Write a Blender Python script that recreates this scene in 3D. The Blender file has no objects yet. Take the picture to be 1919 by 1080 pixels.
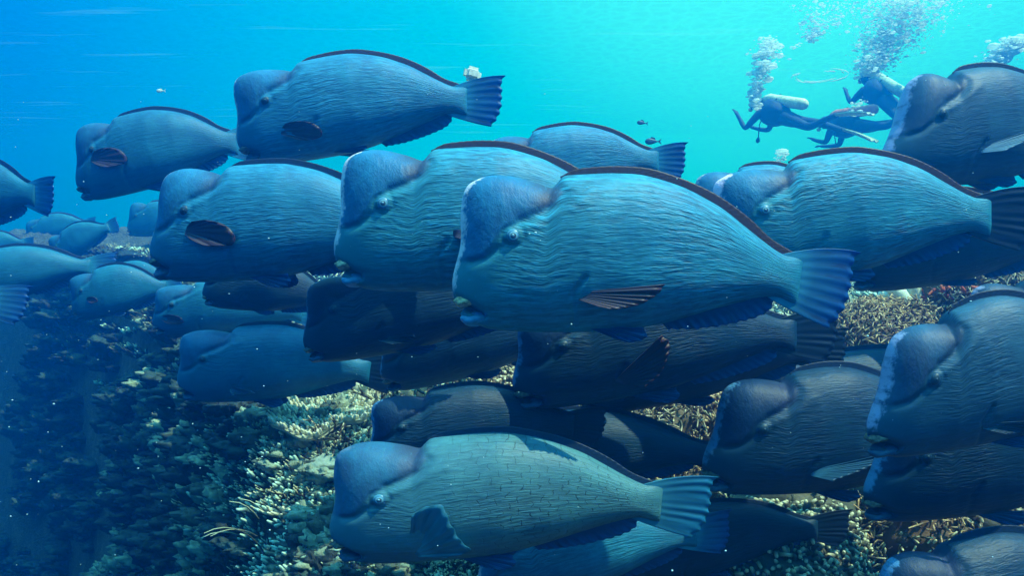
import bpy, math, random
import numpy as np
from mathutils import Vector, Matrix
R = math.radians
random.seed(7); rng = np.random.default_rng(7)
scene = bpy.context.scene
C = scene.collection

# ------------------------------------------------------------------ camera, world, sun, exposure
K = 0.637                                   # tan of half the horizontal view angle
def at(px, py, Y):
    k = K * Y / 959.5
    return Vector(((px - 959.5) * k, Y, (540 - py) * k))
cd = bpy.data.cameras.new('camera'); cam = bpy.data.objects.new('camera', cd); C.objects.link(cam)
cd.sensor_width = 36; cd.lens = 18 / K; cd.clip_start = .05; cd.clip_end = 400
cam.location = (0, 0, 0); cam.rotation_euler = (R(90), 0, 0)
scene.camera = cam
scene.view_settings.view_transform = 'Standard'; scene.view_settings.look = 'None'
scene.view_settings.exposure = 0.38; scene.view_settings.gamma = 1
scene.cycles.volume_bounces = 1
scene.cycles.transparent_max_bounces = 24

world = bpy.data.worlds.new('World'); scene.world = world; world.use_nodes = True
def world_setup():
    nt = world.node_tree; nt.nodes.clear()
    N = lambda t, **k: mk(nt, t, **k)
    out = N('ShaderNodeOutputWorld'); bg = N('ShaderNodeBackground'); nt.links.new(bg.outputs[0], out.inputs[0])
    tc = N('ShaderNodeTexCoord'); sp = N('ShaderNodeSeparateXYZ'); nt.links.new(tc.outputs['Generated'], sp.inputs[0])
    mx = N('ShaderNodeMapRange'); nt.links.new(sp.outputs[0], mx.inputs[0]); mx.inputs[1].default_value = -.7; mx.inputs[2].default_value = .7
    ra = ramp(nt, [(0, (0, .11, .58)), (.14, (0, .20, .62)), (.32, (0, .43, .62)), (.5, (0, .62, .56)), (.68, (.0, .66, .57)), (.86, (0, .46, .60)), (1, (0, .37, .58))])
    nt.links.new(mx.outputs[0], ra.inputs[0])
    mz = N('ShaderNodeMapRange'); mz.interpolation_type = 'SMOOTHSTEP'; nt.links.new(sp.outputs[2], mz.inputs[0]); mz.inputs[1].default_value = -.26; mz.inputs[2].default_value = .10
    m1 = N('ShaderNodeMix', data_type='RGBA'); nt.links.new(mz.outputs[0], m1.inputs[0]); m1.inputs[6].default_value = (.009, .003, .05, 1); nt.links.new(ra.outputs[0], m1.inputs[7])
    mu = N('ShaderNodeMapRange'); mu.interpolation_type = 'SMOOTHSTEP'; nt.links.new(sp.outputs[2], mu.inputs[0]); mu.inputs[1].default_value = .3; mu.inputs[2].default_value = .95
    m2 = N('ShaderNodeMix', data_type='RGBA'); nt.links.new(mu.outputs[0], m2.inputs[0]); nt.links.new(m1.outputs[2], m2.inputs[6]); m2.inputs[7].default_value = (.35, 1.7, 2.6, 1)
    # glow of the sunlit surface towards the upper right
    g = Vector((.33, .80, .50)).normalized()
    dp = N('ShaderNodeVectorMath', operation='DOT_PRODUCT'); nt.links.new(tc.outputs['Generated'], dp.inputs[0]); dp.inputs[1].default_value = g
    mg = N('ShaderNodeMapRange'); mg.interpolation_type = 'SMOOTHERSTEP'; nt.links.new(dp.outputs['Value'], mg.inputs[0]); mg.inputs[1].default_value = .88; mg.inputs[2].default_value = 1
    m3 = N('ShaderNodeMix', data_type='RGBA'); nt.links.new(mg.outputs[0], m3.inputs[0]); nt.links.new(m2.outputs[2], m3.inputs[6]); m3.inputs[7].default_value = (.10, .95, .80, 1)
    # water behind the camera is dimmed to cut the fill light on the flanks
    mb_ = N('ShaderNodeMapRange'); mb_.interpolation_type = 'SMOOTHSTEP'; nt.links.new(sp.outputs[1], mb_.inputs[0]); mb_.inputs[1].default_value = -.5; mb_.inputs[2].default_value = .5; mb_.inputs[3].default_value = .16
    bz = N('ShaderNodeMath', operation='MAXIMUM'); nt.links.new(mb_.outputs[0], bz.inputs[0]); nt.links.new(mu.outputs[0], bz.inputs[1])
    nt.links.new(m3.outputs[2], bg.inputs[0]); nt.links.new(bz.outputs[0], bg.inputs[1])
def mk(nt, t, **k):
    n = nt.nodes.new(t)
    for a, v in k.items(): setattr(n, a, v)
    return n
def ramp(nt, stops, interp='LINEAR'):
    r = nt.nodes.new('ShaderNodeValToRGB'); cr = r.color_ramp; cr.interpolation = interp
    while len(cr.elements) < len(stops): cr.elements.new(.5)
    for e, (p, c) in zip(cr.elements, stops):
        e.position = p; e.color = (c[0], c[1], c[2], 1) if hasattr(c, '__len__') else (c, c, c, 1)
    return r
world_setup()
sl = bpy.data.lights.new('sun', 'SUN'); sun = bpy.data.objects.new('sun', sl); C.objects.link(sun)
sl.energy = 5.0; sl.angle = R(.5); sl.color = (.86, .98, .90)
sun.rotation_euler = Vector((-.45, .24, -1.0)).to_track_quat('-Z', 'Y').to_euler()

# ------------------------------------------------------------------ helpers
def tag(o, label=None, cat=None, group=None, kind=None):
    if label: o['label'] = label
    if cat: o['category'] = cat
    if group: o['group'] = group
    if kind: o['kind'] = kind
    return o
def empty(name, loc=(0, 0, 0)):
    o = bpy.data.objects.new(name, None); C.objects.link(o); o.location = loc; o.empty_display_size = .05
    return o
class MB:
    """collects vertices / faces / one float attribute, links them as one mesh object"""
    def __init__(s): s.V = []; s.F = []; s.A = []; s.n = 0; s.uv = None
    def add(s, v, f, a=None):
        v = np.asarray(v, float).reshape(-1, 3); s.V.append(v)
        f = np.asarray(f, int).reshape(len(f), -1)
        s.F.append(f + s.n); s.n += len(v)
        s.A.append(np.zeros(len(v)) if a is None else np.broadcast_to(np.asarray(a, float), (len(v),)))
    def mesh(s, name, mat, smooth=True):
        me = bpy.data.meshes.new(name)
        V = np.concatenate(s.V); me.vertices.add(len(V)); me.vertices.foreach_set('co', V.astype(np.float32).ravel())
        nl = sum(f.size for f in s.F); npoly = sum(len(f) for f in s.F)
        me.loops.add(nl); me.polygons.add(npoly)
        me.loops.foreach_set('vertex_index', np.concatenate([f.ravel() for f in s.F]).astype(np.int32))
        tot = np.concatenate([np.full(len(f), f.shape[1]) for f in s.F]).astype(np.int32)
        st = np.concatenate([[0], np.cumsum(tot)[:-1]]).astype(np.int32)
        me.polygons.foreach_set('loop_start', st)
        me.polygons.foreach_set('use_smooth', np.full(npoly, smooth))
        me.update(calc_edges=True)
        at_ = me.attributes.new('val', 'FLOAT', 'POINT'); at_.data.foreach_set('value', np.concatenate(s.A).astype(np.float32))
        me.materials.append(mat)
        return me
    def build(s, name, mat, parent=None, smooth=True):
        o = bpy.data.objects.new(name, s.mesh(name, mat, smooth)); C.objects.link(o)
        if parent: o.parent = parent
        return o
def grid_faces(nu, nv, off=0, flip=False):
    i, j = np.meshgrid(np.arange(nu - 1), np.arange(nv - 1), indexing='ij')
    a = (i * nv + j).ravel(); f = np.stack([a, a + nv, a + nv + 1, a + 1], 1)
    if flip: f = f[:, ::-1]
    return f + off
def tube_geo(P, r, n=7, cap=True):
    P = np.asarray(P, float); r = np.broadcast_to(np.asarray(r, float), (len(P),)).copy()
    T = np.gradient(P, axis=0); T /= np.linalg.norm(T, axis=1)[:, None] + 1e-9
    ref = np.array([0, 0, 1.]) if abs(T[0, 2]) < .9 else np.array([1., 0, 0])
    U = np.cross(T, ref); U /= np.linalg.norm(U, axis=1)[:, None] + 1e-9; W = np.cross(T, U)
    a = np.linspace(0, 2 * np.pi, n, endpoint=False)
    V = P[:, None] + r[:, None, None] * (np.cos(a)[None, :, None] * U[:, None] + np.sin(a)[None, :, None] * W[:, None])
    V = V.reshape(-1, 3); m = len(P)
    i, j = np.meshgrid(np.arange(m - 1), np.arange(n), indexing='ij'); i = i.ravel(); j = j.ravel(); k = (j + 1) % n
    F = np.stack([i * n + j, i * n + k, (i + 1) * n + k, (i + 1) * n + j], 1)
    return V, F
def add_tube(mb, P, r, n=7, a=None):
    """tube with rounded closed ends"""
    P = np.asarray(P, float); r = np.broadcast_to(np.asarray(r, float), (len(P),)).copy()
    t0 = P[0] - P[1]; t0 /= np.linalg.norm(t0) + 1e-9; t1 = P[-1] - P[-2]; t1 /= np.linalg.norm(t1) + 1e-9
    P = np.vstack([P[0] + t0 * r[0] * .9, P[0] + t0 * r[0] * .6, P, P[-1] + t1 * r[-1] * .6, P[-1] + t1 * r[-1] * .9])
    av = np.linspace(0, 1, len(r)) if a is None else np.broadcast_to(np.asarray(a, float), (len(r),))
    av = np.concatenate([[av[0]] * 2, av, [av[-1]] * 2])
    r = np.concatenate([[r[0] * .08, r[0] * .75], r, [r[-1] * .75, r[-1] * .08]])
    V, F = tube_geo(P, r, n); mb.add(V, F, np.repeat(av, n))
def add_ball(mb, c, r, nu=10, nv=8, a=0.0, noise=0.0):
    r = np.broadcast_to(np.asarray(r, float), (3,))
    th = np.linspace(.02, np.pi - .02, nv); ph = np.linspace(0, 2 * np.pi, nu, endpoint=False)
    T, Pp = np.meshgrid(th, ph, indexing='ij')
    V = np.stack([np.sin(T) * np.cos(Pp), np.sin(T) * np.sin(Pp), np.cos(T)], -1).reshape(-1, 3)
    if noise: V = V * (1 + noise * (vnoise(V * 2.3 + np.asarray(c) * 7) - .5))[:, None]
    V = V * r + np.asarray(c)
    i, j = np.meshgrid(np.arange(nv - 1), np.arange(nu), indexing='ij'); i = i.ravel(); j = j.ravel(); k = (j + 1) % nu
    mb.add(V, np.stack([i * nu + j, (i + 1) * nu + j, (i + 1) * nu + k, i * nu + k], 1), a)
# value noise
_tab = rng.random(4096)
def vnoise(P):
    P = np.asarray(P, float); i = np.floor(P).astype(int); f = P - i; f = f * f * (3 - 2 * f)
    def h(x, y, z): return _tab[(x * 7919 + y * 104729 + z * 1299721) & 4095]
    r = 0
    for a in (0, 1):
        for b in (0, 1):
            for c in (0, 1):
                w = (f[..., 0] if a else 1 - f[..., 0]) * (f[..., 1] if b else 1 - f[..., 1]) * (f[..., 2] if c else 1 - f[..., 2])
                r = r + w * h(i[..., 0] + a, i[..., 1] + b, i[..., 2] + c)
    return r
def fbm(P, o=5, g=.5):
    s = 0; a = 1; n = 0
    for k in range(o): s = s + a * vnoise(P * 2 ** k + 13.7 * k); n += a; a *= g
    return s / n
def sstep(a, b, x):
    t = np.clip((x - a) / (b - a), 0, 1); return t * t * (3 - 2 * t)
def catmull(pts, n):
    p = np.asarray(pts, float); p = np.vstack([2 * p[0] - p[1], p, 2 * p[-1] - p[-2]]); out = []
    for i in range(1, len(p) - 2):
        t = np.linspace(0, 1, 24, endpoint=False)[:, None]
        a, b, c, d = p[i - 1], p[i], p[i + 1], p[i + 2]
        out.append(.5 * (2 * b + (c - a) * t + (2 * a - 5 * b + 4 * c - d) * t ** 2 + (3 * b - a - 3 * c + d) * t ** 3))
    out.append(p[-2][None]); q = np.vstack(out)
    L = np.concatenate([[0], np.cumsum(np.linalg.norm(np.diff(q, axis=0), axis=1))]); L /= L[-1]
    u = np.linspace(0, 1, n) if np.isscalar(n) else n
    return np.stack([np.interp(u, L, q[:, k]) for k in range(q.shape[1])], 1)

# ------------------------------------------------------------------ materials
def new_mat(name):
    m = bpy.data.materials.new(name); m.use_nodes = True; nt = m.node_tree; nt.nodes.clear()
    out = mk(nt, 'ShaderNodeOutputMaterial'); b = mk(nt, 'ShaderNodeBsdfPrincipled'); nt.links.new(b.outputs[0], out.inputs[0])
    return m, nt, b, out
def simple_mat(name, col, rough=.5, metal=0, var=.25, scale=30, spec=.5):
    m, nt, b, out = new_mat(name)
    tc = mk(nt, 'ShaderNodeTexCoord'); no = mk(nt, 'ShaderNodeTexNoise'); no.inputs['Scale'].default_value = scale
    nt.links.new(tc.outputs['Object'], no.inputs[0])
    r = ramp(nt, [(.3, [c * (1 - var) for c in col]), (.7, [min(1, c * (1 + var)) for c in col])])
    nt.links.new(no.outputs[0], r.inputs[0]); nt.links.new(r.outputs[0], b.inputs['Base Color'])
    b.inputs['Roughness'].default_value = rough; b.inputs['Metallic'].default_value = metal; b.inputs['Specular IOR Level'].default_value = spec
    return m
def mixc(nt, fac, a, b, mode='MIX'):
    m = mk(nt, 'ShaderNodeMix', data_type='RGBA', blend_type=mode)
    for s, v in ((m.inputs[0], fac), (m.inputs[6], a), (m.inputs[7], b)):
        if isinstance(v, (int, float)): s.default_value = v
        elif isinstance(v, (tuple, list)): s.default_value = (*v, 1)
        else: nt.links.new(v, s)
    return m.outputs[2]
def mth(nt, op, a, b=None, clamp=False):
    m = mk(nt, 'ShaderNodeMath', operation=op); m.use_clamp = clamp
    for s, v in ((m.inputs[0], a), (m.inputs[1], b)):
        if v is None: continue
        if isinstance(v, (int, float)): s.default_value = v
        else: nt.links.new(v, s)
    return m.outputs[0]
def mrange(nt, x, a, b, c=0., d=1.):
    m = mk(nt, 'ShaderNodeMapRange'); nt.links.new(x, m.inputs[0])
    for k, v in zip((1, 2, 3, 4), (a, b, c, d)): m.inputs[k].default_value = v
    return m.outputs[0]
def tex(nt, kind, vec, scale, **k):
    t = mk(nt, kind); nt.links.new(vec, t.inputs['Vector']); t.inputs['Scale'].default_value = scale
    for a, v in k.items(): t.inputs[a.replace('_', ' ')].default_value = v
    return t
def vscale(nt, vec, s):
    m = mk(nt, 'ShaderNodeMapping'); nt.links.new(vec, m.inputs[0]); m.inputs['Scale'].default_value = s; return m.outputs[0]

def skin_mat(name, base, cheek, hump, purple, scarcol, ridge=1.0, scales=0.0, scar=1.0, sth=(.76, .92)):
    m, nt, b, out = new_mat(name)
    uv = mk(nt, 'ShaderNodeUVMap', uv_map='UVMap').outputs[0]
    ma = mk(nt, 'ShaderNodeAttribute', attribute_name='masks'); sp = mk(nt, 'ShaderNodeSeparateColor'); nt.links.new(ma.outputs[0], sp.inputs[0])
    HU, RI, SC, PU = sp.outputs[0], sp.outputs[1], sp.outputs[2], ma.outputs['Alpha']
    oi = mk(nt, 'ShaderNodeObjectInfo')
    off = mk(nt, 'ShaderNodeVectorMath', operation='ADD'); nt.links.new(uv, off.inputs[0]); nt.links.new(oi.outputs['Random'], off.inputs[1])
    u = off.outputs[0]
    warp = tex(nt, 'ShaderNodeTexNoise', vscale(nt, u, (5, 7, 1)), 1.0, Detail=3)
    wv = mk(nt, 'ShaderNodeVectorMath', operation='MULTIPLY_ADD'); nt.links.new(warp.outputs['Color'], wv.inputs[0]); wv.inputs[1].default_value = (.05, .028, 0); nt.links.new(u, wv.inputs[2])
    n1 = tex(nt, 'ShaderNodeTexNoise', vscale(nt, wv.outputs[0], (26, 175, 1)), 1.0, Detail=2, Roughness=.55, Distortion=.4)
    n2 = tex(nt, 'ShaderNodeTexNoise', vscale(nt, wv.outputs[0], (50, 230, 1)), 1.0, Detail=2)
    w1 = mk(nt, 'ShaderNodeTexWave', wave_type='BANDS', bands_direction='Y'); nt.links.new(vscale(nt, wv.outputs[0], (.8, 1.9, 1)), w1.inputs[0])
    w1.inputs['Scale'].default_value = 7.0; w1.inputs['Distortion'].default_value = 7; w1.inputs['Detail'].default_value = 3; w1.inputs['Detail Scale'].default_value = 2.2
    hgt = mth(nt, 'ADD', mth(nt, 'MULTIPLY', n1.outputs[0], .8), mth(nt, 'MULTIPLY', n2.outputs[0], .25))
    hgt = mth(nt, 'ADD', hgt, mth(nt, 'MULTIPLY', w1.outputs['Fac'], .14))
    # big patches where the wrinkles are stronger or fade out
    pt = tex(nt, 'ShaderNodeTexNoise', vscale(nt, u, (5, 5, 1)), 1.0, Detail=2)
    amt = mth(nt, 'MULTIPLY', RI, mrange(nt, pt.outputs[0], .35, .62, .35, 1.0))
    # overlapping scales (brick rows in the body's own coordinates)
    wv2 = mk(nt, 'ShaderNodeVectorMath', operation='MULTIPLY_ADD'); w2 = tex(nt, 'ShaderNodeTexNoise', vscale(nt, u, (16, 22, 1)), 1.0, Detail=3); nt.links.new(w2.outputs['Color'], wv2.inputs[0]); wv2.inputs[1].default_value = (.055, .022, 0); nt.links.new(wv.outputs[0], wv2.inputs[2])
    br = mk(nt, 'ShaderNodeTexBrick'); nt.links.new(vscale(nt, wv2.outputs[0], (20, 46, 1)), br.inputs[0])
    br.inputs['Scale'].default_value = 1; br.inputs['Mortar Size'].default_value = .03; br.inputs['Mortar Smooth'].default_value = .5
    br.inputs['Brick Width'].default_value = 1.0; br.inputs['Row Height'].default_value = 1.0
    br.inputs['Color1'].default_value = (1, 1, 1, 1); br.inputs['Color2'].default_value = (.8, .8, .8, 1); br.inputs['Mortar'].default_value = (.06, .06, .06, 1)
    # colour
    spot = tex(nt, 'ShaderNodeTexNoise', vscale(nt, u, (9, 7, 1)), 1.0, Detail=5, Roughness=.65)
    col = mixc(nt, mrange(nt, spot.outputs[0], .36, .66), [c * .78 for c in base], [c * f for c, f in zip(base, (1.6, 1.3, 1.08))])
    big = tex(nt, 'ShaderNodeTexNoise', vscale(nt, u, (3.2, 5, 1)), 1.0, Detail=3)
    col = mixc(nt, mrange(nt, big.outputs[0], .52, .66, 0, .5), col, [c * f for c, f in zip(base, (1.5, .92, .84))])
    su = mk(nt, 'ShaderNodeSeparateXYZ'); nt.links.new(uv, su.inputs[0])
    col = mixc(nt, mrange(nt, su.outputs[0], .1, .5, .8, .0), col, cheek)
    hn = tex(nt, 'ShaderNodeTexNoise', vscale(nt, u, (14, 9, 1)), 1.0, Detail=6, Roughness=.7)
    hcol = mixc(nt, mrange(nt, hn.outputs[0], .38, .66), [c * f for c, f in zip(hump, (1.3, .68, .76))], [c * 1.12 for c in hump])
    col = mixc(nt, HU, col, hcol)
    col = mixc(nt, mth(nt, 'MULTIPLY', PU, mrange(nt, spot.outputs[0], .3, .55, .5, 1)), col, purple)
    rl = mrange(nt, hgt, .56, .80)
    col = mixc(nt, mth(nt, 'MULTIPLY', mth(nt, 'MULTIPLY', rl, amt), .75 * ridge), col, [min(1, c * f + a * base[2] / .3) for c, f, a in zip(base, (1.9, 1.8, 1.65), (.010, .055, .075))])  # light caught on the wrinkle crests, painted into the colour
    rd = mrange(nt, hgt, .56, .40)
    col = mixc(nt, mth(nt, 'MULTIPLY', mth(nt, 'MULTIPLY', rd, amt), .7 * ridge), col, [c * .34 for c in base])  # shade in the wrinkle furrows, painted into the colour
    if scales:
        sm_ = mth(nt, 'MULTIPLY', mth(nt, 'MULTIPLY', RI, mrange(nt, su.outputs[0], .25, .5)), mrange(nt, pt.outputs[0], .3, .55, .35, scales))
        col = mixc(nt, sm_, col, br.outputs[0], 'MULTIPLY')
    # fine freckle
    fr = tex(nt, 'ShaderNodeTexNoise', vscale(nt, u, (120, 70, 1)), 1.0, Detail=2)
    col = mixc(nt, mrange(nt, fr.outputs[0], .62, .78, 0, .25), col, [min(1, c * 2) for c in base])
    # pale grazed scars on the forehead rim
    sn = tex(nt, 'ShaderNodeTexNoise', vscale(nt, u, (60, 36, 1)), 1.0, Detail=5, Roughness=.7)
    sm = mth(nt, 'MULTIPLY', mrange(nt, mth(nt, 'ADD', sn.outputs[0], mth(nt, 'MULTIPLY', SC, .42)), *sth), mth(nt, 'MULTIPLY', mrange(nt, SC, .02, .3), scar), True)
    col = mixc(nt, sm, col, scarcol)
    # small white nicks
    vn = tex(nt, 'ShaderNodeTexVoronoi', vscale(nt, u, (34, 16, 1)), 1.0)
    col = mixc(nt, mrange(nt, vn.outputs['Distance'], .035, .02, 0, .5), col, (.5, .7, .75))
    nt.links.new(col, b.inputs['Base Color'])
    b.inputs['Roughness'].default_value = .55; b.inputs['Specular IOR Level'].default_value = .35
    bh = mth(nt, 'MULTIPLY', hgt, amt)
    if scales: bh = mth(nt, 'ADD', mth(nt, 'MULTIPLY', bh, .8), mth(nt, 'MULTIPLY', mth(nt, 'MULTIPLY', br.outputs['Fac'], sm_), -.35))
    bh = mth(nt, 'ADD', bh, mth(nt, 'MULTIPLY', spot.outputs[0], .3))
    bh = mth(nt, 'ADD', bh, mth(nt, 'MULTIPLY', mth(nt, 'MULTIPLY', hn.outputs[0], HU), 1.3))
    bp = mk(nt, 'ShaderNodeBump'); bp.inputs['Strength'].default_value = .85; bp.inputs['Distance'].default_value = .0062 * max(ridge, .45)
    nt.links.new(bh, bp.inputs['Height']); nt.links.new(bp.outputs[0], b.inputs['Normal'])
    return m
def fin_mat(name, c0, c1, cr, rays=22, rough=.5, trans=.4, bump=.0011, contrast=.6):
    """fin membrane: c0 near the body, c1 at the edge, cr in the furrows between the rays"""
    m, nt, b, out = new_mat(name)
    uv = mk(nt, 'ShaderNodeUVMap', uv_map='UVMap').outputs[0]
    su = mk(nt, 'ShaderNodeSeparateXYZ'); nt.links.new(uv, su.inputs[0])
    wn = tex(nt, 'ShaderNodeTexNoise', vscale(nt, uv, (3, 1.5, 1)), 1.0, Detail=2)
    ph = mth(nt, 'MULTIPLY', mth(nt, 'ADD', su.outputs[0], mth(nt, 'MULTIPLY', wn.outputs[0], .07)), rays * 2 * math.pi)
    s = mth(nt, 'SINE', ph); s01 = mrange(nt, s, -1, 1)
    no = tex(nt, 'ShaderNodeTexNoise', vscale(nt, uv, (9, 2, 1)), 1.0, Detail=4)
    col = mixc(nt, su.outputs[1], c0, c1)
    col = mixc(nt, mrange(nt, su.outputs[1], .12, .42), [min(1, c * 1.55) for c in c0], col)
    dark = mth(nt, 'MULTIPLY', mrange(nt, s01, .55, .1), mrange(nt, no.outputs[0], .35, .62, .05, contrast))
    col = mixc(nt, mth(nt, 'MULTIPLY', dark, mrange(nt, su.outputs[1], .28, .62, .0, .95)), col, cr)
    nt.links.new(col, b.inputs['Base Color'])
    b.inputs['Roughness'].default_value = rough
    bp = mk(nt, 'ShaderNodeBump'); bp.inputs['Strength'].default_value = .7; bp.inputs['Distance'].default_value = bump
    nt.links.new(mth(nt, 'MULTIPLY', mth(nt, 'ADD', s01, mth(nt, 'MULTIPLY', no.outputs[0], .4)), mrange(nt, su.outputs[1], .2, .6, .05, 1)), bp.inputs['Height']); nt.links.new(bp.outputs[0], b.inputs['Normal'])
    tr = mk(nt, 'ShaderNodeBsdfTranslucent'); nt.links.new(col, tr.inputs[0]); mx = mk(nt, 'ShaderNodeMixShader'); mx.inputs[0].default_value = trans
    nt.links.new(b.outputs[0], mx.inputs[1]); nt.links.new(tr.outputs[0], mx.inputs[2]); nt.links.new(mx.outputs[0], out.inputs[0])
    return m
PALE = (.80, .70, .74)
SK = {
 'teal':  skin_mat('skin_teal', (.014, .200, .340), (.024, .205, .250), (.009, .165, .32), (.035, .04, .08), PALE, sth=(.69, .86)),
 'scarred':  skin_mat('skin_scarred', (.014, .205, .345), (.026, .205, .25), (.014, .175, .31), (.05, .045, .08), (.90, .62, .80), sth=(.60, .78)),
 'blue':  skin_mat('skin_blue', (.012, .18, .34), (.012, .165, .29), (.010, .165, .32), (.02, .05, .12), PALE, ridge=.75, scar=.5),
 'soft':  skin_mat('skin_hazed', (.006, .13, .26), (.006, .125, .23), (.006, .12, .25), (.02, .06, .14), PALE, ridge=.35, scar=.15),  # depth haze on the farther fish put into a dimmer skin colour
 'scaly': skin_mat('skin_scaly', (.050, .185, .24), (.038, .155, .22), (.022, .14, .25), (.035, .06, .12), PALE, ridge=.55, scales=.75, scar=.1),
 'shade_dark':  skin_mat('skin_shade_dark', (.0015, .033, .085), (.0015, .036, .070), (.001, .028, .080), (.018, .03, .08), (.12, .35, .65), ridge=.7, scar=.6),  # shade cast by neighbouring fish put into a darker skin colour
 'slate': skin_mat('skin_slate', (.014, .075, .15), (.009, .075, .13), (.014, .075, .15), (.012, .03, .07), (.30, .34, .54), ridge=.5, sth=(.72, .92), scar=1.0),
}
FM = {
 'dorsal': fin_mat('dorsal_fin', (.05, .045, .08), (.095, .048, .055), (.02, .022, .045), 34, bump=.0004, contrast=.25),
 'dorsal_blue': fin_mat('dorsal_fin_blue', (.014, .06, .14), (.014, .035, .09), (.008, .02, .05), 34, bump=.0004, contrast=.25),
 'tail': fin_mat('tail_fin', (.045, .30, .44), (.008, .13, .46), (.005, .025, .10), 7, contrast=.8),
 'tail_teal': fin_mat('tail_fin_teal', (.04, .22, .32), (.02, .26, .48), (.01, .06, .13), 9),
 'tail_shade_dark': fin_mat('tail_fin_shade_dark', (.003, .028, .06), (.004, .030, .08), (.006, .014, .04), 9),  # the shaded fish's gloom carried into the fin colour
 'belly': fin_mat('belly_fin', (.012, .075, .19), (.012, .13, .38), (.008, .02, .08), 11),
 'pectoral': fin_mat('pectoral_fin', (.038, .026, .045), (.075, .030, .042), (.035, .02, .034), 9, bump=.0006, contrast=.3, trans=.1),
 'pectoral_blue': fin_mat('pectoral_fin_blue', (.03, .14, .22), (.014, .075, .15), (.010, .05, .10), 10),
 'pectoral_teal': fin_mat('pectoral_fin_teal', (.06, .26, .34), (.035, .25, .40), (.012, .09, .16), 8, contrast=.7),
 'pectoral_pale': fin_mat('pectoral_fin_pale', (.10, .22, .33), (.16, .32, .45), (.03, .08, .14), 10),
}
def eye_mat():
    m, nt, b, out = new_mat('eye_iris'); a = mk(nt, 'ShaderNodeAttribute', attribute_name='val').outputs['Fac']
    r = ramp(nt, [(0, (.03, .06, .10)), (.36, (.05, .10, .16)), (.44, (.22, .50, .60)), (.56, (.12, .34, .48)), (.72, (.03, .15, .28)), (.84, (.09, .30, .42)), (1, (.03, .16, .25))])
    nt.links.new(a, r.inputs[0]); nt.links.new(r.outputs[0], b.inputs['Base Color']); b.inputs['Roughness'].default_value = .4; return m
M_eye = eye_mat(); M_eyed = simple_mat('eye_dark', (.008, .045, .08), .5); M_pupild = simple_mat('pupil_dark', (.02, .07, .11), .5)
M_pupil = simple_mat('eye_pupil', (.16, .36, .44), .35, scale=200)
M_beak = simple_mat('beak_plate', (.60, .46, .24), .5, var=.6, scale=110)
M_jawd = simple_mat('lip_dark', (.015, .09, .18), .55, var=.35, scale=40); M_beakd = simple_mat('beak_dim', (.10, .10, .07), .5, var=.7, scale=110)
M_jaw = simple_mat('lip_blue', (.06, .30, .52), .5, var=.35, scale=40)

# ------------------------------------------------------------------ the bumphead parrotfish
def u_(px, py): return ((px - 850) / 750, (470 - py) / 750)
TOP = [u_(*p) for p in [(897,336),(910,331),(930,328.5),(961,331),(1003,342),(1024,350),(1035,352),(1044,343),(1056,331),(1074,328),(1094,327),(1120,325.5),(1154,325),(1207,329),(1277,350),(1330,377),(1360,396),(1395,424),(1430,452),(1455,470),(1475,479),(1505,481)]]
BOT = [u_(*p) for p in [(884,603),(900,611),(925,618),(980,622),(1066,623),(1150,621),(1200,615),(1260,602),(1330,582),(1400,563),(1430,557),(1455,557),(1490,572)]]
FRO = [u_(*p) for p in [(884,603),(868,595),(863,588),(868,581),(872,574),(862,569),(853,562),(849,548),(848,524),(853,500),(861,470),(864,445),(863,410),(865,385),(869,362),(879,346),(897,336)]]
REA = [u_(*p) for p in [(1490,572),(1494,550),(1498,520),(1505,481)]]
HUMP = np.array([u_(*p) for p in [(800,280),(1034,330),(1052,362),(1040,390),(1008,407),(975,420),(945,436),(928,462),(912,484),(888,491),(800,488)]])
CREASE = [np.array([u_(*p) for p in q]) for q in (
    [(1040,352),(1053,366),(1040,391),(1008,408),(975,421)],
    [(946,462),(926,478),(910,488),(885,493)],
    [(1088,522),(1069,552),(1070,585),(1074,610)],
    [(842,553),(862,566),(885,578),(903,590)])]
RIDGE = np.array([u_(*p) for p in [(978,436),(1010,422),(1050,402),(1085,385)]])
def seg_dist(P, L, closed=False):
    d = np.full(P.shape[:-1], 9.); n = len(L)
    for i in range(n if closed else n - 1):
        a, b = L[i], L[(i + 1) % n]; ab = b - a
        t = np.clip(((P - a) @ ab) / (ab @ ab), 0, 1)
        d = np.minimum(d, np.linalg.norm(P - a - t[..., None] * ab, axis=-1))
    return d
def inside(P, L):
    c = np.zeros(P.shape[:-1], bool); n = len(L); x, y = P[..., 0], P[..., 1]
    for i in range(n):
        a, b = L[i], L[(i + 1) % n]
        cond = ((a[1] > y) != (b[1] > y)); den = b[1] - a[1] if b[1] != a[1] else 1e-9
        c ^= cond & (x < (b[0] - a[0]) * (y - a[1]) / den + a[0])
    return c
_topd = catmull(TOP, 400); _botd = catmull(BOT, 400)
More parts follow.
